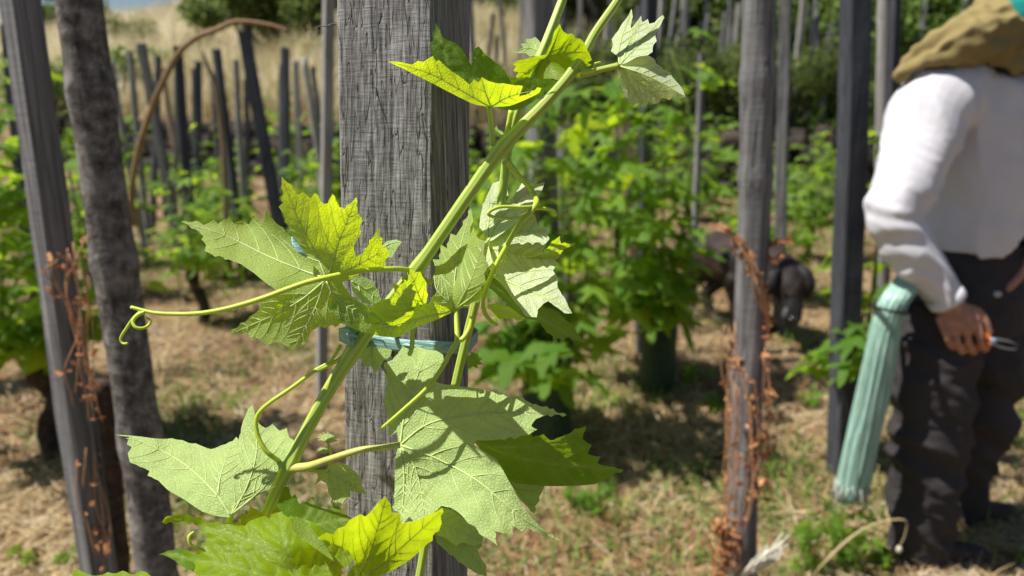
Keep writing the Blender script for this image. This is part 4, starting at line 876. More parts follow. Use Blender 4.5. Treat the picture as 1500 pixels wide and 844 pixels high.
def vine(x, y, h, nshoots, nleaf, spread, size, label, group='grapevines in the rows', far=False, trunk_h=.45, seed=0, low=.25, tops=None, cx=0, guard=False):
    random.seed(seed); g = gz(x, y); root = empty('grapevine', (x, y, g)); tag(root, label, 'grapevine', group)
    # trunk
    tp = [Vector((x, y, g-.05))]; 
    for i in range(1, 5): tp.append(Vector((x+random.uniform(-.04, .04), y+random.uniform(-.04, .04), g+trunk_h*i/4)))
    tube('trunk', tp, [.045, .035, .03, .035, .04], BARK_VINE, root, 10, 5, jit=.5)
    head = tp[-1]; ls = []; sv = []
    for s in range(nshoots):
        a = random.uniform(0, 6.28); hh = h*random.uniform(low, 1.0); sx = spread*random.uniform(.3, 1)
        path = [head.copy()]
        p = Vector((x+cx+math.cos(a)*sx, y+math.sin(a)*sx*.8, g+trunk_h*.7+(hh-trunk_h)*.4)); path.append(p)
        path.append(Vector((x+cx+math.cos(a)*sx*random.uniform(.5, 1.1), y+math.sin(a)*sx*.7, g+trunk_h+(hh-trunk_h)*.75)))
        path.append(Vector((x+cx+math.cos(a+.5)*sx*random.uniform(.4, 1.0), y+math.sin(a+.4)*sx*.6, g+max(hh, trunk_h+.1))))
        c = catmull(path, 6); sv.append(c); v, f = tube_geo(c, lerp_list([.006, .005, .0025], len(c)), 6)
        k = nleaf//nshoots; pet = []
        for i in range(k):
            t = (i+random.random())/k; q = c[min(len(c)-1, int(t*len(c)))]
            aa = random.uniform(0, 6.28); pl = size*random.uniform(.4, 1.1)
            e = q+Vector((math.cos(aa)*pl, math.sin(aa)*pl, pl*random.uniform(-.3, .6)))
            pet.append(tube_geo([q, q.lerp(e, .5)+Vector((0, 0, .01)), e], [.002, .0016, .0014], 4, cap=False))
            out = Vector((math.cos(aa), math.sin(aa), random.uniform(-.9, .1))).normalized()
            nrm = (Vector((math.cos(aa)*.35, math.sin(aa)*.35, 1))+Vector((random.gauss(0, .35), random.gauss(0, .35), random.gauss(0, .2)))+SUN*.35).normalized()
            out = (out-nrm*out.dot(nrm)).normalized(); sd = out.cross(nrm)
            sz = size*random.uniform(.45, 1.35)*(1-.35*t); ls.append((e, Matrix((sd, out, nrm)).transposed(), sz))
        V2, F2 = join_geo([(v, f)]+pet) ; mesh_obj('shoot', V2, F2, SHOOT_BG, root)
    if far:
        V = []; Fc = []
        for e, mt, sz in ls:
            me = LF[random.randrange(len(LF))]; o_ = len(V)
            V += [e+mt@(vv.co*sz*2) for vv in me.vertices]; Fc += [tuple(i+o_ for i in p.vertices) for p in me.polygons]
        o = mesh_obj('foliage', V, Fc, LEAF_FAR, root, True); tag(o, kind='stuff')
    else:
        inv = root.matrix_basis.inverted()
        for e, mt, sz in ls[:298]:
            o = bpy.data.objects.new('leaf', LM[random.randrange(len(LM))]); COL.objects.link(o); o.parent = root
            o.matrix_parent_inverse = inv; mm = mt.to_4x4(); mm.translation = e; o.matrix_basis = mm@Matrix.Scale(sz*1.6, 4)
    return root
GUARD = M('green_vine_guard'); gv = GUARD.coord((1, 1, 1)); gn = GUARD.noise(gv, 60, 3)
GUARD.set(GUARD.ramp(gn, [(.3, (.008, .022, .012)), (.7, (.03, .07, .035))]), .5, GUARD.bump(GUARD.noise(gv, 300, 2), .001, .6), .4)
def guard(x, y, r, h, label, seed=0):
    random.seed(seed); g = gz(x, y); V = []; Fc = []; n = 20; rows = 14
    for inner in (0, 1):
        for i in range(rows+1):
            for k in range(n):
                a = 2*math.pi*k/n; rr = (r-.003*inner)*(1+.10*noise.noise(Vector((math.cos(a), math.sin(a), i*.22+seed))))
                V.append((x+math.cos(a)*rr*(1-.03*i/rows), y+math.sin(a)*rr, g-.01+h*i/rows))
    for inner in (0, 1):
        b = inner*(rows+1)*n
        for i in range(rows):
            for k in range(n): q = (b+i*n+k, b+i*n+(k+1) % n, b+(i+1)*n+(k+1) % n, b+(i+1)*n+k); Fc.append(q if not inner else q[::-1])
    t = rows*n
    for k in range(n): Fc.append((t+k, t+(k+1) % n, t+(rows+1)*n+(k+1) % n, t+(rows+1)*n+k))
    tag(mesh_obj('vine_guard', V, Fc, GUARD.m), label, 'vine guard', 'green plastic vine guards')
def gpos(px, py): p = ground_hit(px, py); return p.x, p.y
x, y = gpos(800, 668); guard(x, y, .10, .50, 'dark green vine guard tube right behind the front post', 1)
vine(x, y, 1.5, 10, 180, .25, .15, 'broad leaved vine growing out of the guard right behind the front post', seed=11, trunk_h=.42, low=.5, cx=-.02)
x, y = gpos(962, 572); guard(x, y, .088, .55, 'dark green vine guard tube below the bushiest vine', 2)
vine(x, y, 1.65, 14, 298, .32, .15, 'bushiest leafy vine in the middle, left of the dog', seed=12, trunk_h=.45, low=.45, cx=-.18)
x, y = gpos(1234, 680); guard(x, y, .055, .48, 'narrow dark green vine guard left of the man', 3)
vine(x, y-.02, 1.45, 6, 60, .17, .12, 'sparse vine with large bright leaves climbing the dark stake by the man', seed=13, trunk_h=.42, low=.4, cx=-.03)
vine(-1.85, 2.75, 1.55, 12, 296, .42, .14, 'leafy vine at the left edge behind the squared stake', seed=14, trunk_h=.5, low=.4)
vine(-2.75, 3.6, 1.3, 7, 120, .35, .12, 'vine at the far left, half outside the view', seed=15, low=.4)
vine(.10+.0, 5.1, 1.25, 9, 170, .42, .12, 'vine seen behind the guard, between the front post and the bushiest vine', seed=16, low=.3)
vine(1.95, 5.3, 1.2, 8, 150, .42, .12, 'vine in the second row straight above the dog', seed=17, low=.3)
vine(3.0, 4.6, 1.3, 8, 130, .40, .12, 'vine behind the dark stake and the man', seed=18, low=.3)
vine(.95, 6.6, 1.3, 9, 170, .5, .12, 'vine further back between the dark stake and the hedge', seed=19, low=.3)
vine(-2.35, 5.9, 1.0, 8, 150, .30, .12, 'bright green vine at the foot of the dark stakes on the left', seed=20, low=.3)
vine(-1.55, 5.4, 1.05, 8, 120, .25, .11, 'vine beneath the big leaning stake', seed=21, low=.3)
vine(-2.05, 4.7, 1.15, 7, 110, .25, .12, 'bright vine left of the pale branch, behind the bark covered pole', seed=22, low=.3)
vine(-.95, 5.9, 1.3, 9, 150, .28, .12, 'leafy vine just left of the front post, behind the big leaning stake', seed=23, low=.3)
vine(-3.1, 5.3, 1.2, 8, 120, .3, .12, 'leafy vine seen between the squared stake and the bark covered pole', seed=24, low=.3)
vine(-1.75, 6.7, 1.35, 9, 140, .3, .12, 'taller bright vine in the middle of the left stakes', seed=25, low=.3)
vine(-2.9, 7.0, 1.2, 8, 120, .3, .12, 'vine behind the start of the arched cane', seed=26, low=.3)
FV = []
FARV = [(-3.6, 6.4), (-3.05, 7.9), (-2.0, 8.2), (-1.1, 7.4), (-.5, 8.8), (.1, 7.6), (1.8, 7.4), (2.7, 6.6), (3.8, 7.0), (4.7, 6.2), (2.2, 9.0), (3.4, 9.0), (-4.2, 8.9), (-4.9, 7.3), (-1.5, 10.2), (-3.3, 10.4), (.9, 9.3), (4.9, 8.6), (5.6, 7.2), (-.3, 6.3), (3.6, 5.6), (4.4, 4.7)]
for i, (x, y) in enumerate(FARV):
    o = vine(x, y, random.Random(i).uniform(.9, 1.6), 7, 120, random.Random(i+50).uniform(.25, .5), .13, 'vine', 'bush vines in the back rows', True, seed=40+i, low=.3)
    FV.append((o, px_of((x, y, .5)), ('small far' if y > 8 else 'mid sized' if y > 6.8 else 'nearer')+' back row'))
distinct(FV, 'vine')

# ------------------------------------------------------------------ hedges, bushes and trees
def leaf_cloud(name, blobs, n, size, mat, parent, tone=(.5, .22), seed=0, shell=.55):
    r = np.random.default_rng(seed); bl = np.array([b[:3] for b in blobs]); rd = np.array([b[3:] for b in blobs]) if len(blobs[0]) > 4 else np.repeat(np.array([[b[3]] for b in blobs]), 3, 1)
    wgt = rd.prod(1)**(2/3); idx = r.choice(len(blobs), n, p=wgt/wgt.sum()); d = r.normal(size=(n, 3)); d /= np.linalg.norm(d, axis=1)[:, None]
    rad = shell+(1-shell)*r.random(n)**.5; rad *= 1+.18*r.normal(size=n); p = bl[idx]+d*rd[idx]*rad[:, None]
    a = r.normal(size=(n, 3)); a /= np.linalg.norm(a, axis=1)[:, None]; b = np.cross(a, r.normal(size=(n, 3))); b /= np.linalg.norm(b, axis=1)[:, None]
    s = size*r.uniform(.5, 1.3, n)[:, None]; V = np.stack([p-a*s, p-b*s*.55, p+a*s, p+b*s*.55], 1)
    return quads_obj(name, V, 4, mat, parent, np.clip(r.normal(tone[0], tone[1], n), 0, 1))
TREE_G = tone_mat('dark_tree_foliage', [(0, (.04, .065, .015)), (.5, (.12, .18, .045)), (1, (.34, .40, .12))], .5)
BUSH_G = tone_mat('bush_foliage', [(0, (.04, .065, .016)), (.5, (.12, .18, .045)), (1, (.32, .36, .12))], .5)
BRIGHT_G = tone_mat('light_tree_foliage', [(0, (.06, .10, .02)), (.5, (.16, .26, .05)), (1, (.32, .42, .10))], .4)
def bush(x, y, w_, d_, h_, n, label, mat=BUSH_G, seed=0, size=.035):
    random.seed(seed); g = gz(x, y); root = empty('bush', (x, y, g)); tag(root, label, 'bush')
    bl = [(x+random.uniform(-w_, w_)*.7, y+random.uniform(-d_, d_)*.6, g+h_*random.uniform(.25, .8), w_*random.uniform(.3, .5), d_*.45, h_*random.uniform(.25, .4)) for _ in range(9)]
    o = leaf_cloud('foliage', bl, n, size, mat, root, seed=seed, shell=.35); tag(o, kind='stuff')
    parts = []
    for b in bl: parts.append(tube_geo(catmull([Vector((x, y, g-.05)), Vector((x*.5+b[0]*.5, y*.5+b[1]*.5, g+h_*.2)), Vector(b[:3])], 4), lerp_list([.03, .008], 9), 6))
    v, f = join_geo(parts); mesh_obj('branches', v, f, BARK_TREE, root)
x, y = W(905, 160, 11.8).xy; bush(x+.0, wall_y(x)+.6, 1.15, .6, 1.35, 12000, 'dense dark green hedge bush behind the short grey stake', seed=1)
x = W(1060, 130, 12).x; bush(x, wall_y(x)+.6, 1.1, .6, 1.35, 12000, 'dense hedge bush left of the knobbly post, above the wall', seed=2)
x = W(1180, 130, 11).x; bush(x, wall_y(x)+.6, 1.1, .6, 1.3, 12000, 'dark bush with brown tips between the thin grey stake and the dark stake', seed=3)
x = W(1215, 70, 10.5).x; bush(x, wall_y(x)+1.6, .5, .5, 2.1, 5000, 'bright green shrub standing above the hedge near the dark stake', BRIGHT_G, 4, .05)
x = W(1400, 60, 9.5).x; bush(x, wall_y(x)+1.2, 1.3, .8, 2.3, 12000, 'light green shrub behind the head of the man', BRIGHT_G, 5, .05)
x = W(720, 120, 12).x; bush(x, wall_y(x)+1.0, .5, .4, .8, 3000, 'small pale green shrub just right of the front post', BRIGHT_G, 6, .05)
for k_, (px_, Y_, w2, h2, nn, lab_) in enumerate([(150, 19, .9, 1.3, 2500, 'pale green shrub in the dry grass right of the bark covered pole'), (235, 21, .8, 1.0, 2000, 'pale green shrub in the dry grass above the arched cane'), (55, 18, .9, 1.5, 2500, 'pale green shrub on the slope between the two left front poles'), (450, 20, .9, .8, 2500, 'low dark shrub in the shade of the two stemmed tree'), (290, 24, .7, .9, 1500, 'small pale shrub on the ridge left of the two stemmed tree'), (190, 26, .9, 1.3, 1800, 'shrub on the ridge line above the bark covered pole')]):
    q_ = W(px_, 60, Y_); bush(q_.x, Y_, w2, .6, h2, nn, lab_, BRIGHT_G if k_ < 3 else BUSH_G, 30+k_, .06)
def tree(x, y, h, trunks, cw, ch, n, label, mat=TREE_G, seed=0, size=.12, bare=.45, cz=None):
    random.seed(seed); g = gz(x, y); root = empty('tree', (x, y, g)); tag(root, label, 'tree', None)
    bl = []; limbs = []
    for t in range(trunks):
        bx = x+(t-(trunks-1)/2)*1.3; tp = Vector((bx+random.uniform(-.3, .3), y, g+h*max(.25, bare)))
        v, f = tube_geo(catmull([Vector((bx, y, g-.2)), Vector((bx+random.uniform(-.15, .15), y, g+h*max(.25, bare)*.5)), tp], 8), lerp_list([.2, .14, .11], 17), 10, jit=.3); mesh_obj('trunk', v, f, BARK_TREE, root)
        for k in range(7):
            a = random.uniform(0, 6.28); rr = random.uniform(.3, 1); e = Vector((tp.x+math.cos(a)*cw*rr, tp.y+math.sin(a)*cw*rr*.8, g+h*(bare+random.uniform(.05, .55)*1)))
            limbs.append(tube_geo(catmull([tp-Vector((0, 0, h*.08*random.random())), tp.lerp(e, .5)+Vector((0, 0, .2)), e], 5), lerp_list([.08, .04, .015], 11), 6))
            bl.append((*e, cw*random.uniform(.28, .45), cw*.4, ch*random.uniform(.16, .3)))
    v, f = join_geo(limbs); mesh_obj('limbs', v, f, BARK_TREE, root)
    o = leaf_cloud('crown', bl, n, size, mat, root, seed=seed, shell=.3); tag(o, kind='stuff')
q = W(408, 60, 22); tree(q.x, 22, 3.7, 2, 1.6, 2.6, 14000, 'dark two stemmed tree standing in the dry grass on the left slope', seed=1, size=.10, bare=.22)
for i, (px, Y, h, cw, lab) in enumerate([(120, 40, 4, 3, 'low distant trees on the ridge at the far left'), (330, 42, 3.2, 2.2, 'small dark bush tree on the ridge left of the two stemmed tree'), (700, 27, 7, 4, 'dark tree behind the top of the front post'), (800, 24, 6.5, 3, 'dark tree above the crossing of the two shoots'), (940, 26, 7, 3.6, 'dark tree behind the crowded stakes'), (1090, 24, 7, 3, 'dark tree behind the knobbly post'), (1180, 27, 6.5, 2.6, 'dark tree between the knobbly post and the dark stake'), (1290, 22, 6.0, 2.6, 'dark tree behind the pale pole'), (870, 21, 6, 2.4, 'dark tree seen between the crossing shoots and the crowded stakes'), (1020, 22, 6, 2.4, 'dark tree directly behind the most crowded stakes'), (1350, 21, 6.5, 2.6, 'dark tree above the shoulder of the person'), (1440, 20, 6.5, 3.2, 'dark tree behind the head of the man'), (620, 34, 6, 4, 'tree on the ridge hidden mostly by the front post')]):
    q = W(px, 60, Y); tree(q.x, Y, h, 1, cw*.8, h*.6, 4600, lab, seed=10+i, size=.14, bare=-.02)

# ================================================================== organic bodies (lofts fused into one surface)
def ring_loft(secs, seg=28):
    V = []; Fc = []; n = len(secs)
    for c, a, b in secs:
        for k in range(seg): t = 2*math.pi*k/seg; V.append(c+a*math.cos(t)+b*math.sin(t))
    for i in range(n-1):
        for k in range(seg): p = i*seg+k; q = i*seg+(k+1) % seg; Fc.append((p, q, q+seg, p+seg))
    Fc.append(tuple(range(seg-1, -1, -1))); Fc.append(tuple((n-1)*seg+k for k in range(seg)))
    return V, Fc
def chain(pts, sub=5, seg=20):
    """pts: (Vector, radius) -> rounded tapered limb"""
    path = catmull([p for p, _ in pts], sub); rr = lerp_list([r for _, r in pts], len(path)); parts = [tube_geo(path, rr, seg)]
    for p, r in (pts[0], pts[-1]): parts.append(ball(p, r))
    return join_geo(parts)
def ball(c, r, sc=(1, 1, 1)):
    bm = bmesh.new(); bmesh.ops.create_uvsphere(bm, u_segments=16, v_segments=10, radius=1)
    V = [Vector((v.co.x*r*sc[0], v.co.y*r*sc[1], v.co.z*r*sc[2]))+c for v in bm.verts]; Fc = [tuple(v.index for v in f.verts) for f in bm.faces]; bm.free()
    return V, Fc
def fuse(name, parts, voxel, mat, parent=None, disp=None, smooth=4, cut=None):
    v, f = join_geo(parts); me = bpy.data.meshes.new('tmp'); me.from_pydata([tuple(q) for q in v], [], f)
    bm = bmesh.new(); bm.from_mesh(me); bmesh.ops.recalc_face_normals(bm, faces=bm.faces); bm.to_mesh(me); bm.free()
    o = bpy.data.objects.new('tmp', me); COL.objects.link(o)
    md = o.modifiers.new('r', 'REMESH'); md.mode = 'VOXEL'; md.voxel_size = voxel
    if smooth: ms = o.modifiers.new('s', 'SMOOTH'); ms.iterations = smooth; ms.factor = .5
    bpy.context.view_layer.update(); m2 = bpy.data.meshes.new_from_object(o.evaluated_get(bpy.context.evaluated_depsgraph_get()))
    bpy.data.objects.remove(o)
    if disp:
        nv = len(m2.vertices); co = np.empty(nv*3, np.float32); m2.vertices.foreach_get('co', co); co = co.reshape(-1, 3)
        nn = [v.normal.copy() for v in m2.vertices]
        for i in range(nv): co[i] += np.array(nn[i])*disp(Vector(co[i]))
        m2.vertices.foreach_set('co', co.reshape(-1)); m2.update()
    if cut:
        bm = bmesh.new(); bm.from_mesh(m2); bmesh.ops.delete(bm, geom=[v for v in bm.verts if cut(v.co)], context='VERTS'); bm.to_mesh(m2); bm.free()
    m2.polygons.foreach_set('use_smooth', [True]*len(m2.polygons)); m2.name = name; m2.materials.clear(); m2.materials.append(mat)
    return mesh_obj(name, None, None, mat, parent, mesh=m2)
PXM = 2.15/F   # metres per photo pixel at the man

def ridge(p, k): return (1-abs(noise.noise(p*k))*2.2)
def fabric(name, col, sc=900, rough=.85, bumpd=.0004):
    m = M(name); v = m.coord(); w1 = m.noise(v, sc, 2); big = m.noise(v, 9, 3)
    c = m.mix(m.ramp(big, [(.4, 0.0), (.7, .5)]), col, [x*.8 for x in col]); m.set(c, rough, m.bump(w1, bumpd, .6), .15); m.b.inputs['Sheen Weight'].default_value = 0.0
    return m.m
SKIN = M('weathered_skin'); _v = SKIN.coord(); _n = SKIN.noise(_v, 60, 4, .6)
SKIN.set(SKIN.ramp(_n, [(.3, (.30, .135, .085)), (.7, (.50, .255, .165))]), .5, SKIN.bump(SKIN.noise(_v, 240, 4), .0015, .7), .4)
SKIN.b.inputs['Subsurface Weight'].default_value = .1; SKIN.b.inputs['Subsurface Radius'].default_value = (.01, .004, .002)
SHIRT = fabric('white_cotton_shirt', (.66, .65, .70)); TROUSER = fabric('charcoal_work_cloth', (.046, .041, .044), 700)
OLIVE = fabric('olive_head_cloth', (.27, .21, .09), 800); TEAL = fabric('teal_cap_cloth', (.02, .30, .28)); BOOT = simple('dusty_boot_leather', (.055, .042, .035), .7, 40, .5, .002)
BLACK = simple('black_strap', (.012, .012, .014), .5)

def person():
    root = empty('person', (W(1360, 830, 2.02).x, 2.05, 0)); tag(root, 'person bending over in white shirt, dark trousers and olive head cloth, holding pruning shears', 'person')
    X = Vector((1, 0, 0)); Yv = Vector((0, 1, 0))
    def S(px, py, Y, rx, ry, tilt=0): return (W(px, py, Y), Vector((math.cos(tilt), 0, math.sin(tilt)))*rx, Yv*ry)
    pxm = PXM
    gn, gf = gz(W(1350, 830, 2.0).x, 2.0), gz(W(1420, 790, 2.2).x, 2.2)
    # --- bare body, one surface
    B = []
    B.append(ring_loft([S(1405, 455, 2.12, .150, .11), S(1412, 390, 2.12, .120, .09), S(1438, 300, 2.13, .118, .095), S(1456, 210, 2.13, .14, .11, -.2), S(1478, 150, 2.14, .13, .14, -.5), S(1502, 112, 2.14, .06, .065, -.7), S(1520, 80, 2.14, .055, .06, -.7)]))
    hc = W(1548, 42, 2.14)
    B += [ball(hc, .1, (1.0, .80, 1.12)), ball(hc+Vector((.05, 0, -.07)), .062, (1, .85, .9)), ball(hc+Vector((.105, 0, -.025)), .02, (1, .8, 1.3)), ball(hc+Vector((.02, -.083, -.02)), .028, (.8, .35, 1.2)), ball(hc+Vector((.02, .083, -.02)), .028, (.8, .35, 1.2)),
          ball(hc+Vector((.092, 0, -.06)), .016, (.6, 1.5, .6)), ball(hc+Vector((.085, 0, .02)), .02, (.6, 2.6, .5))]
    B.append(chain([(W(1375, 155, 2.04), .060), (W(1332, 255, 1.99), .046), (W(1313, 318, 1.955), .040), (W(1340, 374, 1.94), .036), (W(1368, 414, 1.935), .033), (W(1390, 444, 1.93), .030)]))
    B.append(chain([(W(1530, 170, 2.24), .06), (W(1575, 280, 2.2), .05), (W(1585, 330, 2.15), .045), (W(1530, 372, 2.08), .038), (W(1500, 392, 2.05), .031)]))
    B.append(chain([(W(1375, 470, 2.05), .085), (W(1362, 600, 2.02), .062), (W(1350, 700, 2.03), .05), (W(1345, 812, 2.03), .036)]))
    B.append(chain([(W(1430, 470, 2.18), .085), (W(1440, 590, 2.15), .060), (W(1418, 680, 2.22), .048), (W(1398, 765, 2.24), .036)]))
    # near hand round the shears
    Yh = 1.93
    B.append(ring_loft([(W(1388, 442, Yh), Vector((.024, 0, .016)), Yv*.026), (W(1398, 456, Yh-.004), Vector((.038, 0, .018)), Yv*.024), (W(1410, 472, Yh-.010), Vector((.046, 0, .014)), Yv*.022), (W(1411, 486, Yh-.012), Vector((.044, 0, .006)), Yv*.02)], 20))
    for i, (kx, ky, l, r) in enumerate([(1432, 481, 1.12, .0108), (1415, 487, 1.08, .0102), (1399, 489, 1.0, .0096), (1384, 486, .85, .0086)]):
        k = W(kx, ky, Yh-.018)
        B.append(chain([(W(kx-9, ky-20, Yh-.006), r*1.05), (k, r*1.12), (W(kx+4, ky+14*l, Yh-.024), r), (W(kx+10, ky+27*l, Yh-.006), r*.92), (W(kx+13, ky+24*l, Yh+.02), r*.85)], 5, 12))
    B.append(chain([(W(1408, 452, Yh+.012), .016), (W(1430, 456, Yh+.006), .0135), (W(1442, 470, Yh-.004), .012), (W(1449, 487, Yh-.008), .0095)], 5, 12))
    # far hand
    Y2 = 2.04
    B.append(ring_loft([(W(1502, 388, Y2), Vector((.018, 0, .03)), Yv*.025), (W(1488, 398, Y2), Vector((.014, 0, .04)), Yv*.023), (W(1474, 408, Y2), Vector((.010, 0, .042)), Yv*.02)], 20))
    for i, (kx, ky) in enumerate([(1470, 392), (1466, 403), (1466, 413), (1470, 423)]):
        B.append(chain([(W(kx+14, ky-2, Y2), .0115), (W(kx, ky, Y2-.006), .0112), (W(kx-9+i*2, ky+11, Y2-.016), .0102), (W(kx-10+i*3, ky+22, Y2-.006), .0092), (W(kx-2+i*2, ky+26, Y2+.012), .0085)], 5, 12))
    B.append(chain([(W(1492, 405, Y2-.02), .014), (W(1478, 420, Y2-.03), .0125), (W(1463, 431, Y2-.03), .0105)], 5, 12))
    body = fuse('body', B, .0042, SKIN.m, root, smooth=2)
    # --- shirt
    def sfold(p):
        q = Vector((p.x*1.1+p.z*.55, p.y, p.z*.35-p.x*.3))
        d = .010*ridge(q+Vector((3, 0, 0)), 9)+.0018*ridge(Vector((p.x*.5, p.y, p.z*1.6+p.x)), 20)*(1 if p.z < 1.32 else .4)
        return d-.003
    def fore(p):  # tight cross folds on the forearm and elbow
        return .0032*math.sin(p.z*105+p.x*52+7*noise.noise(p*6))*min(1, max(0, noise.noise(p*8)*2+.55)) if p.x < W(1395, 300, 1.95).x and p.y < 2.02 and p.z < 1.22 else 0
    Sg = [ring_loft([S(1421, 366, 2.12, .145, .125, .05), S(1425, 345, 2.12, .152, .13), S(1436, 300, 2.12, .155, .135), S(1450, 240, 2.12, .172, .15, -.1), S(1455, 180, 2.13, .20, .17, -.3), S(1468, 140, 2.14, .17, .17, -.45), S(1484, 124, 2.14, .10, .12, -.6), S(1500, 116, 2.14, .078, .085, -.7)]),
          chain([(W(1394, 138, 2.07), .104), (W(1366, 158, 2.03), .104), (W(1348, 212, 2.0), .091), (W(1326, 272, 1.97), .077), (W(1311, 320, 1.95), .068), (W(1336, 372, 1.94), .059), (W(1366, 412, 1.935), .051), (W(1388, 440, 1.93), .045)], 6, 24),
          chain([(W(1520, 160, 2.25), .10), (W(1572, 270, 2.2), .08), (W(1586, 325, 2.15), .07), (W(1540, 364, 2.09), .056), (W(1508, 384, 2.06), .045)], 6, 24)]
    cw = W(1390, 443, 1.93); cdir = (W(1388, 440, 1.93)-W(1360, 400, 1.94)).normalized()
    cw2 = W(1503, 387, 2.055); cdir2 = (W(1508, 384, 2.06)-W(1540, 364, 2.09)).normalized()
    hemz = W(1421, 368, 2.0).z
    sh_ = fuse('shirt', Sg, .0065, SHIRT, root, lambda p: sfold(p)+fore(p), 3,
         cut=lambda c: ((c-cw).dot(cdir) > 0 and (c-cw).length < .12) or ((c-cw2).dot(cdir2) > 0 and (c-cw2).length < .12) or (c.z < hemz-.012 and c.x > W(1365, 360, 2.1).x and c.y > 2.0 and (c-cw2).length > .14 and c.x < W(1500, 360, 2.1).x))
    sd = sh_.modifiers.new('s', 'SOLIDIFY'); sd.thickness = .003; sd.offset = -1
    cu = (cdir.cross(Yv)).normalized(); cvv = cdir.cross(cu)
    cuff = [(cw+cdir*t, cu*(.046+g_), cvv*(.046+g_)) for t, g_ in ((-.030, .001), (-.026, .0045), (-.004, .0035), (0, .001), (-.002, -.004), (-.02, -.006))]
    v_, f_ = ring_loft(cuff, 32); mesh_obj('cuff', v_, f_[:-2], SHIRT, sh_)
    # --- trousers with apron front
    def tfold(p):
        low = 1 if p.z < .75 else .5
        return .019*low*ridge(Vector((p.x*1.2, p.y*1.2, p.z*2.1+p.x*.9)), 5.5)+.004*ridge(Vector((p.x, p.y, p.z*2.2)), 19)-.007
    T = [ring_loft([S(1422, 352, 2.12, .142, .115), S(1418, 385, 2.12, .150, .12), S(1402, 440, 2.12, .182, .14), S(1396, 480, 2.12, .185, .14)]),
         chain([(W(1372, 470, 2.06), .118), (W(1366, 545, 2.03), .112), (W(1362, 620, 2.02), .106), (W(1354, 700, 2.03), .098), (W(1350, 760, 2.03), .092), (W(1345, 806, 2.03), .082)], 6, 24),
         chain([(W(1432, 470, 2.17), .120), (W(1446, 540, 2.15), .100), (W(1440, 610, 2.16), .090), (W(1420, 680, 2.21), .072), (W(1404, 750, 2.24), .058)], 6, 24)]
    fuse('trousers', T, .0075, TROUSER, root, tfold, 3)
    # boots
    def boot(px, py, Y, dirx, g):
        a = W(px, py, Y); b = Vector((a.x, a.y, g))
        parts = [chain([(a+Vector((0, 0, -.02)), .048), (b+Vector((-.005, 0, .08)), .046), (b+Vector((-.01, 0, .045)), .045)]), chain([(b+Vector((-.03, 0, .04)), .042), (b+Vector((.07, -.01*dirx, .04)), .042), (b+Vector((.17, -.02*dirx, .032)), .036)]),
                 ([b+Vector(q) for q in ((-.075, -.045, 0), (.20, -.05, 0), (.20, .03, 0), (-.075, .045, 0), (-.075, -.045, .022), (.20, -.05, .022), (.20, .03, .022), (-.075, .045, .022))], [(0, 3, 2, 1), (4, 5, 6, 7), (0, 1, 5, 4), (1, 2, 6, 5), (2, 3, 7, 6), (3, 0, 4, 7)])]
        fuse('boot', parts, .006, BOOT, root, lambda p: .003*ridge(p, 30)-.0015, 3)
    boot(1347, 812, 2.03, 1, gn+.0); boot(1400, 768, 2.26, 0, gf+.0)
    # head cloth and cap
    def ofold(p): return .020*ridge(Vector((p.x*.7-p.z*.7, p.y, p.z*1.3)), 10)+.009*ridge(p+Vector((2, 1, 0)), 24)-.014
    H = [chain([(W(1556, -8, 2.14), .085), (W(1530, 22, 2.13), .118), (W(1508, 46, 2.11), .112), (W(1474, 40, 2.06), .098), (W(1437, 54, 2.0), .072), (W(1395, 66, 1.98), .050), (W(1352, 82, 2.0), .030), (W(1330, 94, 2.02), .016)], 6, 24),
         chain([(W(1560, 70, 2.0), .05), (W(1510, 78, 1.99), .046), (W(1465, 84, 1.985), .032), (W(1432, 84, 1.98), .022)], 5, 20),
         chain([(W(1345, 86, 2.01), .020), (W(1328, 92, 2.02), .018), (W(1320, 110, 2.03), .014)], 4, 14), chain([(W(1500, 85, 2.2), .08), (W(1440, 92, 2.2), .05)], 4, 18)]
    fuse('head_cloth', H, .0055, OLIVE, root, ofold, 2)
    C_ = [ball(W(1534, 4, 1.98), .095, (1, .9, 1.05)), ring_loft([(W(1560, 10, 2.02), Vector((.05, 0, .03)), Yv*.08), (W(1620, 30, 2.02), Vector((.03, 0, .0)), Yv*.06)])]
    fuse('cap', C_, .006, TEAL, root, lambda p: .002*ridge(p, 14), 3)
    # strap holding the tie bundle
    tube('belt', [W(1292, 448, 2.02), W(1320, 452, 1.965), W(1350, 450, 1.955), W(1390, 458, 1.965)], [.012, .014, .012], BLACK, root, 10, 6, flat=(.4, 1))
    return root
person()
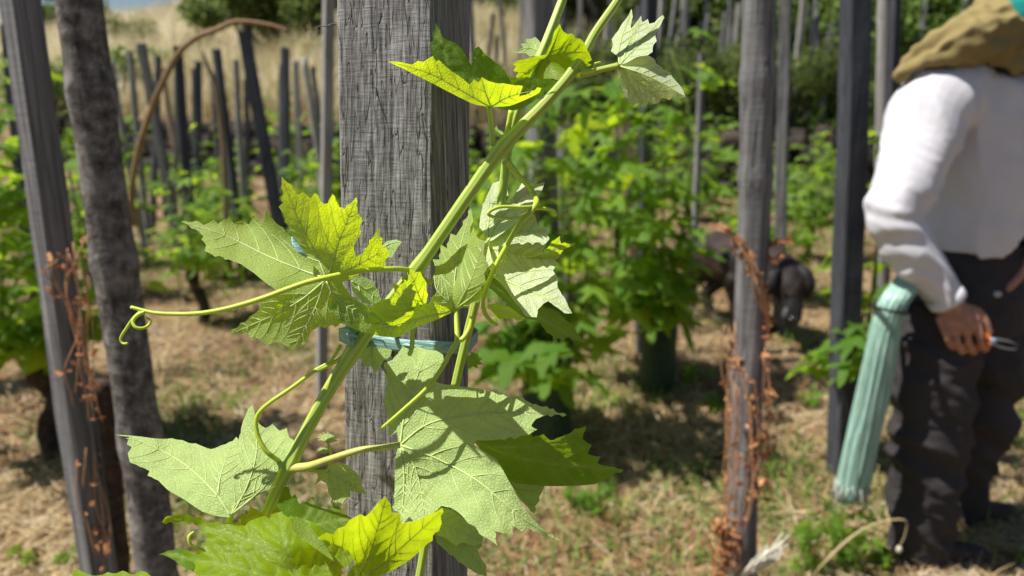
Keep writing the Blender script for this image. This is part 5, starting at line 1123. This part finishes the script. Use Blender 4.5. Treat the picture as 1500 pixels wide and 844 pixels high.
def shears():
    root = empty('pruning_shears', W(1452, 498, 1.90)); tag(root, 'steel bladed pruning shears held in the near hand of the bending person', 'pruning shears')
    ST = M('bare_steel'); ST.set((.55, .56, .56), .3, ST.bump(ST.noise(ST.coord(), 200, 3), .0003, .5), .5); ST.b.inputs['Metallic'].default_value = .9
    OR = simple('orange_handle', (.55, .13, .03), .5)
    Y = 1.895
    tube('blade', [W(1450, 496, Y), W(1463, 497, Y), (W(1478, 500, Y)), W(1492, 506, Y)], [.006, .011, .009, .0015], ST.m, root, 10, 6, flat=(1, .22))
    tube('counter_blade', [W(1452, 503, Y-.004), W(1465, 508, Y-.004), W(1480, 511, Y-.004), W(1490, 511, Y-.004)], [.006, .0085, .007, .002], ST.m, root, 10, 6, flat=(1, .3))
    tube('handle', [W(1453, 499, Y+.01), W(1440, 490, Y+.024), W(1418, 486, Y+.03), W(1392, 486, Y+.03)], [.007, .009, .009, .008], OR, root, 10)
    tube('handle', [W(1453, 503, Y+.01), W(1440, 506, Y+.022), W(1418, 508, Y+.028), W(1396, 506, Y+.03)], [.007, .009, .009, .008], OR, root, 10)
    v, f = ball(W(1456, 500, Y-.006), .009, (1, .5, 1)); mesh_obj('pivot', v, f, simple('blue_grey_pivot', (.18, .28, .38), .35), root)
shears()
v, f = ball(W(1461, 431, 1.99), .010, (1.2, .7, .9)); tag(mesh_obj('knot_of_twine', v, f, simple('pale_twine', (.5, .52, .5), .8)), 'small pale knot of twine held by the far hand of the person', 'twine')
def tie_bundle():
    root = empty('tie_bundle', W(1300, 450, 1.98)); tag(root, 'long bundle of mint green plastic ties hanging from the belt of the person', 'tie bundle')
    MT = M('mint_plastic_strip'); at = MT.n('ObjectInfo'); n1 = MT.noise(MT.coord((1, 1, .12)), 190, 3)
    c = MT.ramp(n1, [(.3, (.30, .56, .46)), (.65, (.56, .80, .69))]); MT.set(c, .28, None, .5); tb = MT.n('BsdfTranslucent'); MT.l(c, tb.inputs[0]); mx = MT.n('MixShader'); mx.inputs[0].default_value = .3
    MT.l(MT.b.outputs[0], mx.inputs[1]); MT.l(tb.outputs[0], mx.inputs[2]); MT.l(mx.outputs[0], MT.out.inputs['Surface'])
    axis = [(1352, 380, 2.02), (1336, 405, 1.97), (1316, 432, 1.945), (1303, 460, 1.94), (1290, 520, 1.94), (1276, 590, 1.95), (1262, 650, 1.96), (1252, 700, 1.965), (1246, 728, 1.97)]
    rad = [.036, .042, .044, .038, .042, .045, .046, .046, .045]; parts = []
    random.seed(5)
    for i in range(230):
        a = random.uniform(0, 6.28); rr = random.random()**.25*.95; ph = random.uniform(-.25, .25); last = random.choice([0, 0, 0, 0, 1, 1, 2]); pts = []
        for k, (x, y, Y) in enumerate(axis[:len(axis)-(last > 1)]):
            q = W(x, y, Y); aa = a+ph*k*.15; r = rad[k]*rr*(1+.06*random.uniform(-1, 1))
            pts.append(q+Vector((math.cos(aa)*r, math.sin(aa)*r*.8, math.cos(aa)*r*.3)))
        pa = catmull(pts, 3); parts.append(tube_geo(pa, [.0045]*len(pa), 5, flat=(1, .4)))
    v, f = join_geo(parts); o = mesh_obj('strips', v, f, MT.m, root); tag(o, kind='stuff')
    fr = []
    for i in range(90):
        a = random.uniform(0, 6.28); r = .052*math.sqrt(random.random()); q = W(1247, 712, 1.967)+Vector((math.cos(a)*r, math.sin(a)*r*.8, random.uniform(-.01, .02)))
        e = q+Vector((random.uniform(-.012, .012), random.uniform(-.012, .012), -.05*random.uniform(.6, 1.2))); fr.append(tube_geo([q, q.lerp(e, .5)+Vector((.003, 0, 0)), e], .0035, 4, flat=(1, .4)))
    v, f = join_geo(fr); mesh_obj('frayed_end', v, f, simple('grey_frayed_plastic', (.50, .52, .44), .5, 60, .4), root)
    tube('band', [W(1277, 448, 1.96), W(1290, 452, 1.905), W(1310, 457, 1.885), W(1330, 459, 1.91), W(1334, 455, 1.96), W(1310, 450, 2.0), W(1285, 446, 1.99), W(1277, 448, 1.96)], .009, BLACK, root, 8, 6, flat=(1, .4))
tie_bundle()

# ------------------------------------------------------------------ dog
def dog():
    FUR = M('dark_brown_fur'); v = FUR.coord(); n1 = FUR.noise(v, 7, 4); n2 = FUR.noise(FUR.coord((1, 1, .35)), 220, 3)
    FUR.set(FUR.ramp(n1, [(.38, (.008, .006, .006)), (.6, (.048, .027, .020)), (.78, (.095, .056, .040))]), .6, FUR.bump(n2, .006, .9), .35)
    BLK = M('black_fur'); BLK.set(BLK.ramp(BLK.noise(BLK.coord(), 12, 4), [(.4, (.008, .007, .008)), (.7, (.022, .017, .016))]), .55, BLK.bump(BLK.noise(BLK.coord((1, 1, .35)), 240, 3), .005, .9), .4)
    c0 = W(1080, 400, 4.45); root = empty('dog', (c0.x, c0.y, gz(c0.x, c0.y))); tag(root, 'dark brown dog with its head lowered to the ground, behind the knobbly post', 'dog')
    def leg(px, Y, top, r, kind):
        x = W(px, 420, Y).x; g = gz(x, Y)
        if kind == 'h': pts = [(Vector((x, Y, top)), r), (Vector((x+.07, Y-.03, g+.34)), r*.72), (Vector((x-.05, Y+.03, g+.20)), r*.42), (Vector((x-.03, Y, g+.07)), r*.34), (Vector((x, Y-.03, g+.025)), r*.40)]
        else: pts = [(Vector((x, Y, top)), r), (Vector((x-.03, Y+.02, g+.33)), r*.66), (Vector((x, Y, g+.20)), r*.48), (Vector((x, Y, g+.07)), r*.38), (Vector((x+.02, Y-.03, g+.025)), r*.45)]
        return [chain(pts, 5, 14), ball(pts[-1][0]+Vector((.02, -.02, 0)), r*.45, (1.2, 1.3, .7))]
    B = [chain([(W(1028, 385, 4.78), .125), (W(1045, 374, 4.70), .155), (W(1075, 378, 4.55), .16), (W(1105, 385, 4.40), .165), (W(1128, 392, 4.28), .135), (W(1142, 400, 4.18), .115)], 6, 24),
         chain([(W(1120, 380, 4.35), .11), (W(1140, 395, 4.2), .095), (W(1155, 408, 4.1), .085)], 5, 20)]
    B += leg(1020, 4.80, .45, .095, 'h')+leg(1050, 4.66, .42, .09, 'h')+leg(1078, 4.38, .36, .075, 'f')+leg(1122, 4.42, .36, .075, 'f')
    hd = W(1152, 405, 4.05)
    B += [chain([(W(1146, 398, 4.14), .10), (hd, .112), (W(1156, 424, 3.98), .092), (W(1159, 444, 3.93), .064), (W(1161, 458, 3.90), .054), (W(1162, 466, 3.89), .046)], 5, 20),
          ball(W(1150, 412, 4.0), .05, (1.3, 1, 1))]
    body = fuse('body', B, .009, FUR.m, root, lambda p: .004*noise.noise(p*28), 5)
    # head cover: ears, eyes, nose
    for nm, pts in (('ear', [(W(1170, 392, 4.0), .040), (W(1181, 402, 3.96), .052), (W(1186, 420, 3.94), .050), (W(1183, 438, 3.94), .018)]), ('ear', [(W(1140, 394, 4.0), .040), (W(1131, 402, 3.96), .050), (W(1127, 420, 3.94), .048), (W(1130, 438, 3.94), .018)])):
        pa = catmull([p for p, _ in pts], 5); v_, f_ = tube_geo(pa, lerp_list([r for _, r in pts], len(pa)), 14, flat=(.8, .6)); mesh_obj(nm, v_, f_, BLK.m, root)
    for px in (1146, 1168):
        v_, f_ = ball(W(px, 422, 3.895), .011); mesh_obj('eye', v_, f_, simple('dog_eye', (.02, .012, .008), .1, spec=.8), root)
    v_, f_ = ball(W(1162, 468, 3.835), .027, (1.1, .8, .8)); mesh_obj('nose', v_, f_, simple('wet_dog_nose', (.02, .02, .022), .2, spec=.7), root)
    v_, f_ = ball(W(1151, 460, 3.87), .024, (.8, .9, 1.5)); mesh_obj('grey_muzzle_patch', v_, f_, simple('grey_muzzle_fur', (.10, .10, .10), .8, 120, .4, .004), root)
dog()

# ------------------------------------------------------------------ dried orange vine bits wound round the posts
def crumple_meshes():
    m = M('dead_orange_leaf'); oi = m.n('ObjectInfo'); n1 = m.noise(m.coord(), 120, 3)
    c = m.ramp(n1, [(.3, (.24, .085, .03)), (.55, (.60, .28, .12)), (.75, (.82, .55, .32))]); c = m.mix(1.0, c, m.ramp(oi.outputs['Random'], [(0, (.45, .4, .4)), (.6, (1.0, 1.0, 1.0)), (1, (1.15, 1.35, 1.5))]), 'MULTIPLY')
    m.set(c, .7, None, .3); tb = m.n('BsdfTranslucent'); m.l(c, tb.inputs[0]); mx = m.n('MixShader'); mx.inputs[0].default_value = .3; m.l(m.b.outputs[0], mx.inputs[1]); m.l(tb.outputs[0], mx.inputs[2]); m.l(mx.outputs[0], m.out.inputs['Surface'])
    out = []
    for k in range(4):
        V = []; Fc = []; n = 5
        for i in range(n):
            for j in range(n):
                x = (i/(n-1)-.5); y = (j/(n-1)-.5)*1.5; w_ = (1-(2*y/1.5)**2*.7)
                q = Vector((x*w_, y, .35*math.sin(x*5+k)+.25*noise.noise(Vector((x*4, y*4, k*5))))); V.append(q)
        for i in range(n-1):
            for j in range(n-1): a = i*n+j; Fc.append((a, a+1, a+n+1, a+n))
        me = bpy.data.meshes.new('dead_leaf'); me.from_pydata([tuple(q) for q in V], [], Fc); me.materials.append(m.m); me.polygons.foreach_set('use_smooth', [True]*len(me.polygons)); out.append(me)
    return out, m.m
CR, ORANGE = crumple_meshes()
DRYST = simple('dry_orange_stem', (.62, .33, .17), .6, 90, .45)
def dried(label, strands, nleaf, sz, jit, seed, thick=.0018):
    random.seed(seed); root = empty('dried_vine', strands[0][0][0]); tag(root, label, 'dried vine', 'dried vines wound round posts'); paths = []; parts = []
    for pts, cnt, j in strands:
        for c in range(cnt):
            o = Vector([random.uniform(-1, 1)*j for _ in range(3)]); q = [p+o*(.4+.6*random.random())+Vector([random.uniform(-1, 1)*j*.8 for _ in range(3)]) for p in pts]
            pa = catmull(q, 5); a = random.randrange(max(1, len(pa)//3)); b = random.randrange(2*len(pa)//3, len(pa)+1); pa = pa[a:b]
            if len(pa) > 2: parts.append(tube_geo(pa, lerp_list([thick, thick*.6], len(pa)), 5)); paths.append(pa)
    v, f = join_geo(parts); mesh_obj('stems', v, f, DRYST, root); inv = root.matrix_basis.inverted()
    for i in range(nleaf):
        p = random.choice(random.choice(paths)); o = bpy.data.objects.new('dead_leaf', CR[i % 4]); COL.objects.link(o); o.parent = root; o.matrix_parent_inverse = inv
        o.location = p+Vector([random.uniform(-1, 1)*jit for _ in range(3)]); o.rotation_euler = [random.uniform(0, 6.28) for _ in range(3)]; s = sz*random.uniform(.5, 1.5); o.scale = (s*.7, s, s)
    return root
Yp = 1.44
dried('orange dried vine arching over and clinging to the knobbly post in front of the dog', [
    ([W(1036, 328, Yp), W(1062, 338, Yp), W(1084, 358, Yp-.01), W(1100, 390, Yp-.02), W(1112, 425, Yp-.02), W(1120, 455, Yp)], 9, .012),
    ([W(1120, 358, 1.5), W(1140, 356, 1.48), W(1164, 357, 1.46)], 5, .003), ([W(1118, 372, 1.5), W(1132, 380, 1.48), W(1150, 372, 1.47)], 4, .004),
    ([W(1110, 400, Yp-.01), W(1119, 440, Yp), W(1124, 480, Yp+.02), W(1120, 520, Yp+.02)], 6, .008)], 60, .011, .007, 3)
dried('thick tangle of orange dried vine and dead leaves down the lower knobbly post', [
    ([W(1072, 478, Yp), W(1074, 540, Yp-.01), W(1076, 620, Yp-.01), W(1072, 700, Yp-.01), W(1062, 780, Yp-.01), W(1050, 860, Yp-.01)], 9, .019),
    ([W(1085, 530, Yp-.03), W(1098, 580, Yp-.03), W(1105, 650, Yp-.03), W(1092, 730, Yp-.03), W(1080, 800, Yp-.03)], 5, .014),
    ([W(1115, 520, Yp), W(1122, 600, Yp+.01), W(1118, 680, Yp+.01), W(1110, 760, Yp+.02)], 5, .012),
    ([W(1082, 640, Yp-.02), W(1102, 670, Yp-.03), W(1125, 700, Yp), W(1100, 740, Yp-.02)], 3, .010),
    ([W(1060, 760, Yp-.01), W(1070, 810, Yp-.01), W(1060, 870, Yp-.01)], 22, .022)], 170, .012, .015, 4, .0013)
Yl = 1.20
dried('orange dried vine tangle on the leaning squared stake at the left', [
    ([W(92, 350, Yl), W(104, 380, Yl), W(100, 420, Yl), W(116, 480, Yl), W(122, 540, Yl), W(130, 600, Yl+.02), W(118, 660, Yl+.02)], 5, .018),
    ([W(110, 345, Yl), W(118, 420, Yl), W(126, 500, Yl), W(140, 580, Yl), W(150, 640, Yl)], 4, .014),
    ([W(118, 660, Yl+.05), W(130, 740, Yl+.05), W(150, 800, Yl+.05), W(140, 850, Yl+.05)], 5, .018)], 62, .010, .014, 5, .0013)
# ------------------------------------------------------------------ weeds, dry stems and seed head low in the picture
def weed(x, y, h, n, spread, lab, seed, mat_i=0, sz=.03):
    random.seed(seed); g = gz(x, y); root = empty('weed_plant', (x, y, g)); tag(root, lab, 'weed', 'green weeds on the ground'); st_ = []; inv = root.matrix_basis.inverted(); ns = max(4, n//9)
    for s in range(ns):
        a = random.uniform(0, 6.28); r = spread*random.random(); e = Vector((x+math.cos(a)*r, y+math.sin(a)*r, g+h*random.uniform(.4, 1)))
        pa = catmull([Vector((x+math.cos(a)*r*.3, y+math.sin(a)*r*.3, g-.01)), Vector((x, y, g)).lerp(e, .6)+Vector((0, 0, .01)), e], 4); st_.append(tube_geo(pa, lerp_list([.0025, .001], len(pa)), 5))
        for k in range(9):
            t = random.uniform(.2, 1); q = pa[min(len(pa)-1, int(t*len(pa)))]; o = bpy.data.objects.new('leaf', LM[random.randrange(6)]); COL.objects.link(o); o.parent = root; o.matrix_parent_inverse = inv
            o.location = q+Vector([random.uniform(-.015, .015) for _ in range(3)]); o.rotation_euler = (random.uniform(-.8, .8), random.uniform(-.8, .8), random.uniform(0, 6.28)); s_ = sz*random.uniform(.5, 1.3)*2; o.scale = (s_*.8, s_, s_)
    v, f = join_geo(st_); mesh_obj('stems', v, f, SHOOT_BG, root)
for i, (px, py, h, n, sp, lab) in enumerate([(1178, 850, .30, 80, .11, 'green weed clump between the knobbly post and the person, at the bottom edge'), (1245, 838, .24, 90, .12, 'green weed clump right below the frayed end of the tie bundle'), (1215, 800, .12, 40, .08, 'small weed clump behind the bottom edge clumps'), (1290, 846, .10, 50, .08, 'low weeds in front of the near boot of the person'),
    (855, 760, .14, 90, .14, 'weed clump on the ground right of the front post, below the dark green leaf'), (885, 742, .10, 50, .10, 'smaller weed clump just behind the clump right of the front post'), (40, 836, .08, 36, .08, 'low weeds at the bottom left corner'), (100, 828, .06, 30, .06, 'low weeds at the foot of the leaning squared stake'),
    (1010, 560, .10, 50, .2, 'weeds at the foot of the bushiest vine'), (1040, 610, .07, 40, .2, 'low weeds between the bushiest vine and the knobbly post'), (900, 600, .07, 50, .25, 'low weeds between the two guarded vines'), (1190, 600, .10, 40, .15, 'weeds left of the narrow guard'), (1475, 660, .10, 40, .1, 'weeds behind the knees of the person'), (330, 590, .06, 40, .2, 'low weeds in the gap left of the front post')]):
    p = ground_hit(px, py); weed(p.x, p.y, h, n, sp, lab, 70+i, sz=.022 if i < 8 else .03)
ds = empty('dry_weed_stem', ground_hit(1195, 843)); tag(ds, 'long dry curved weed stem with a drooping pale bud by the near boot', 'dry stem')
DS = simple('dry_pale_stem', (.46, .36, .20), .7)
tube('stem', [ground_hit(1170, 843)-Vector((0, .02, .05)), W(1205, 828, 1.78), W(1232, 800, 1.78), W(1262, 777, 1.79), W(1290, 765, 1.80), W(1318, 761, 1.80), W(1328, 766, 1.80), W(1325, 785, 1.80), W(1318, 800, 1.80)], [.004, .004, .0035, .003, .0022, .0015, .0012], DS, ds, 8)
v, f = ball(W(1317, 805, 1.80), .008, (1, 1, 1.4)); mesh_obj('bud', v, f, simple('pale_bud', (.55, .5, .38), .8), ds)
sh_root = empty('dried_seed_head', W(1092, 850, 1.38)); tag(sh_root, 'white bristly dried seed head at the foot of the knobbly post', 'seed head')
parts = []; random.seed(9)
for i in range(46):
    t = random.random(); a = W(1084+t*34, 846-t*18+random.uniform(-8, 8), 1.40); ang = R(random.uniform(28, 58)); l = random.uniform(28, 62)
    e = W(1084+t*34+math.cos(ang)*l, 846-t*18-math.sin(ang)*l, 1.38+random.uniform(-.02, .02)); parts.append(tube_geo([a, a.lerp(e, .5)+Vector((0, -.003, .002)), e], [.0014, .0019, .0010], 5))
v, f = join_geo(parts); mesh_obj('bristles', v, f, simple('white_bristle', (.72, .69, .58), .6), sh_root)
dg = []; random.seed(12)
for i in range(34):
    px = random.uniform(1030, 1130); p = ground_hit(px, 843); p = Vector((p.x, 1.75+random.uniform(-.12, .1), 0)); p.z = gz(p.x, p.y)
    e = p+Vector((random.uniform(-.06, .06), random.uniform(-.05, .05), random.uniform(.1, .34))); dg.append(tube_geo(catmull([p, p.lerp(e, .5)+Vector((random.uniform(-.02, .02), 0, .02)), e], 4), lerp_list([.0014, .0006], 9), 4))
v, f = join_geo(dg); o = mesh_obj('dry_grass_tuft', v, f, DS); tag(o, 'tuft of thin dry grass stalks at the foot of the knobbly post', 'grass tuft')
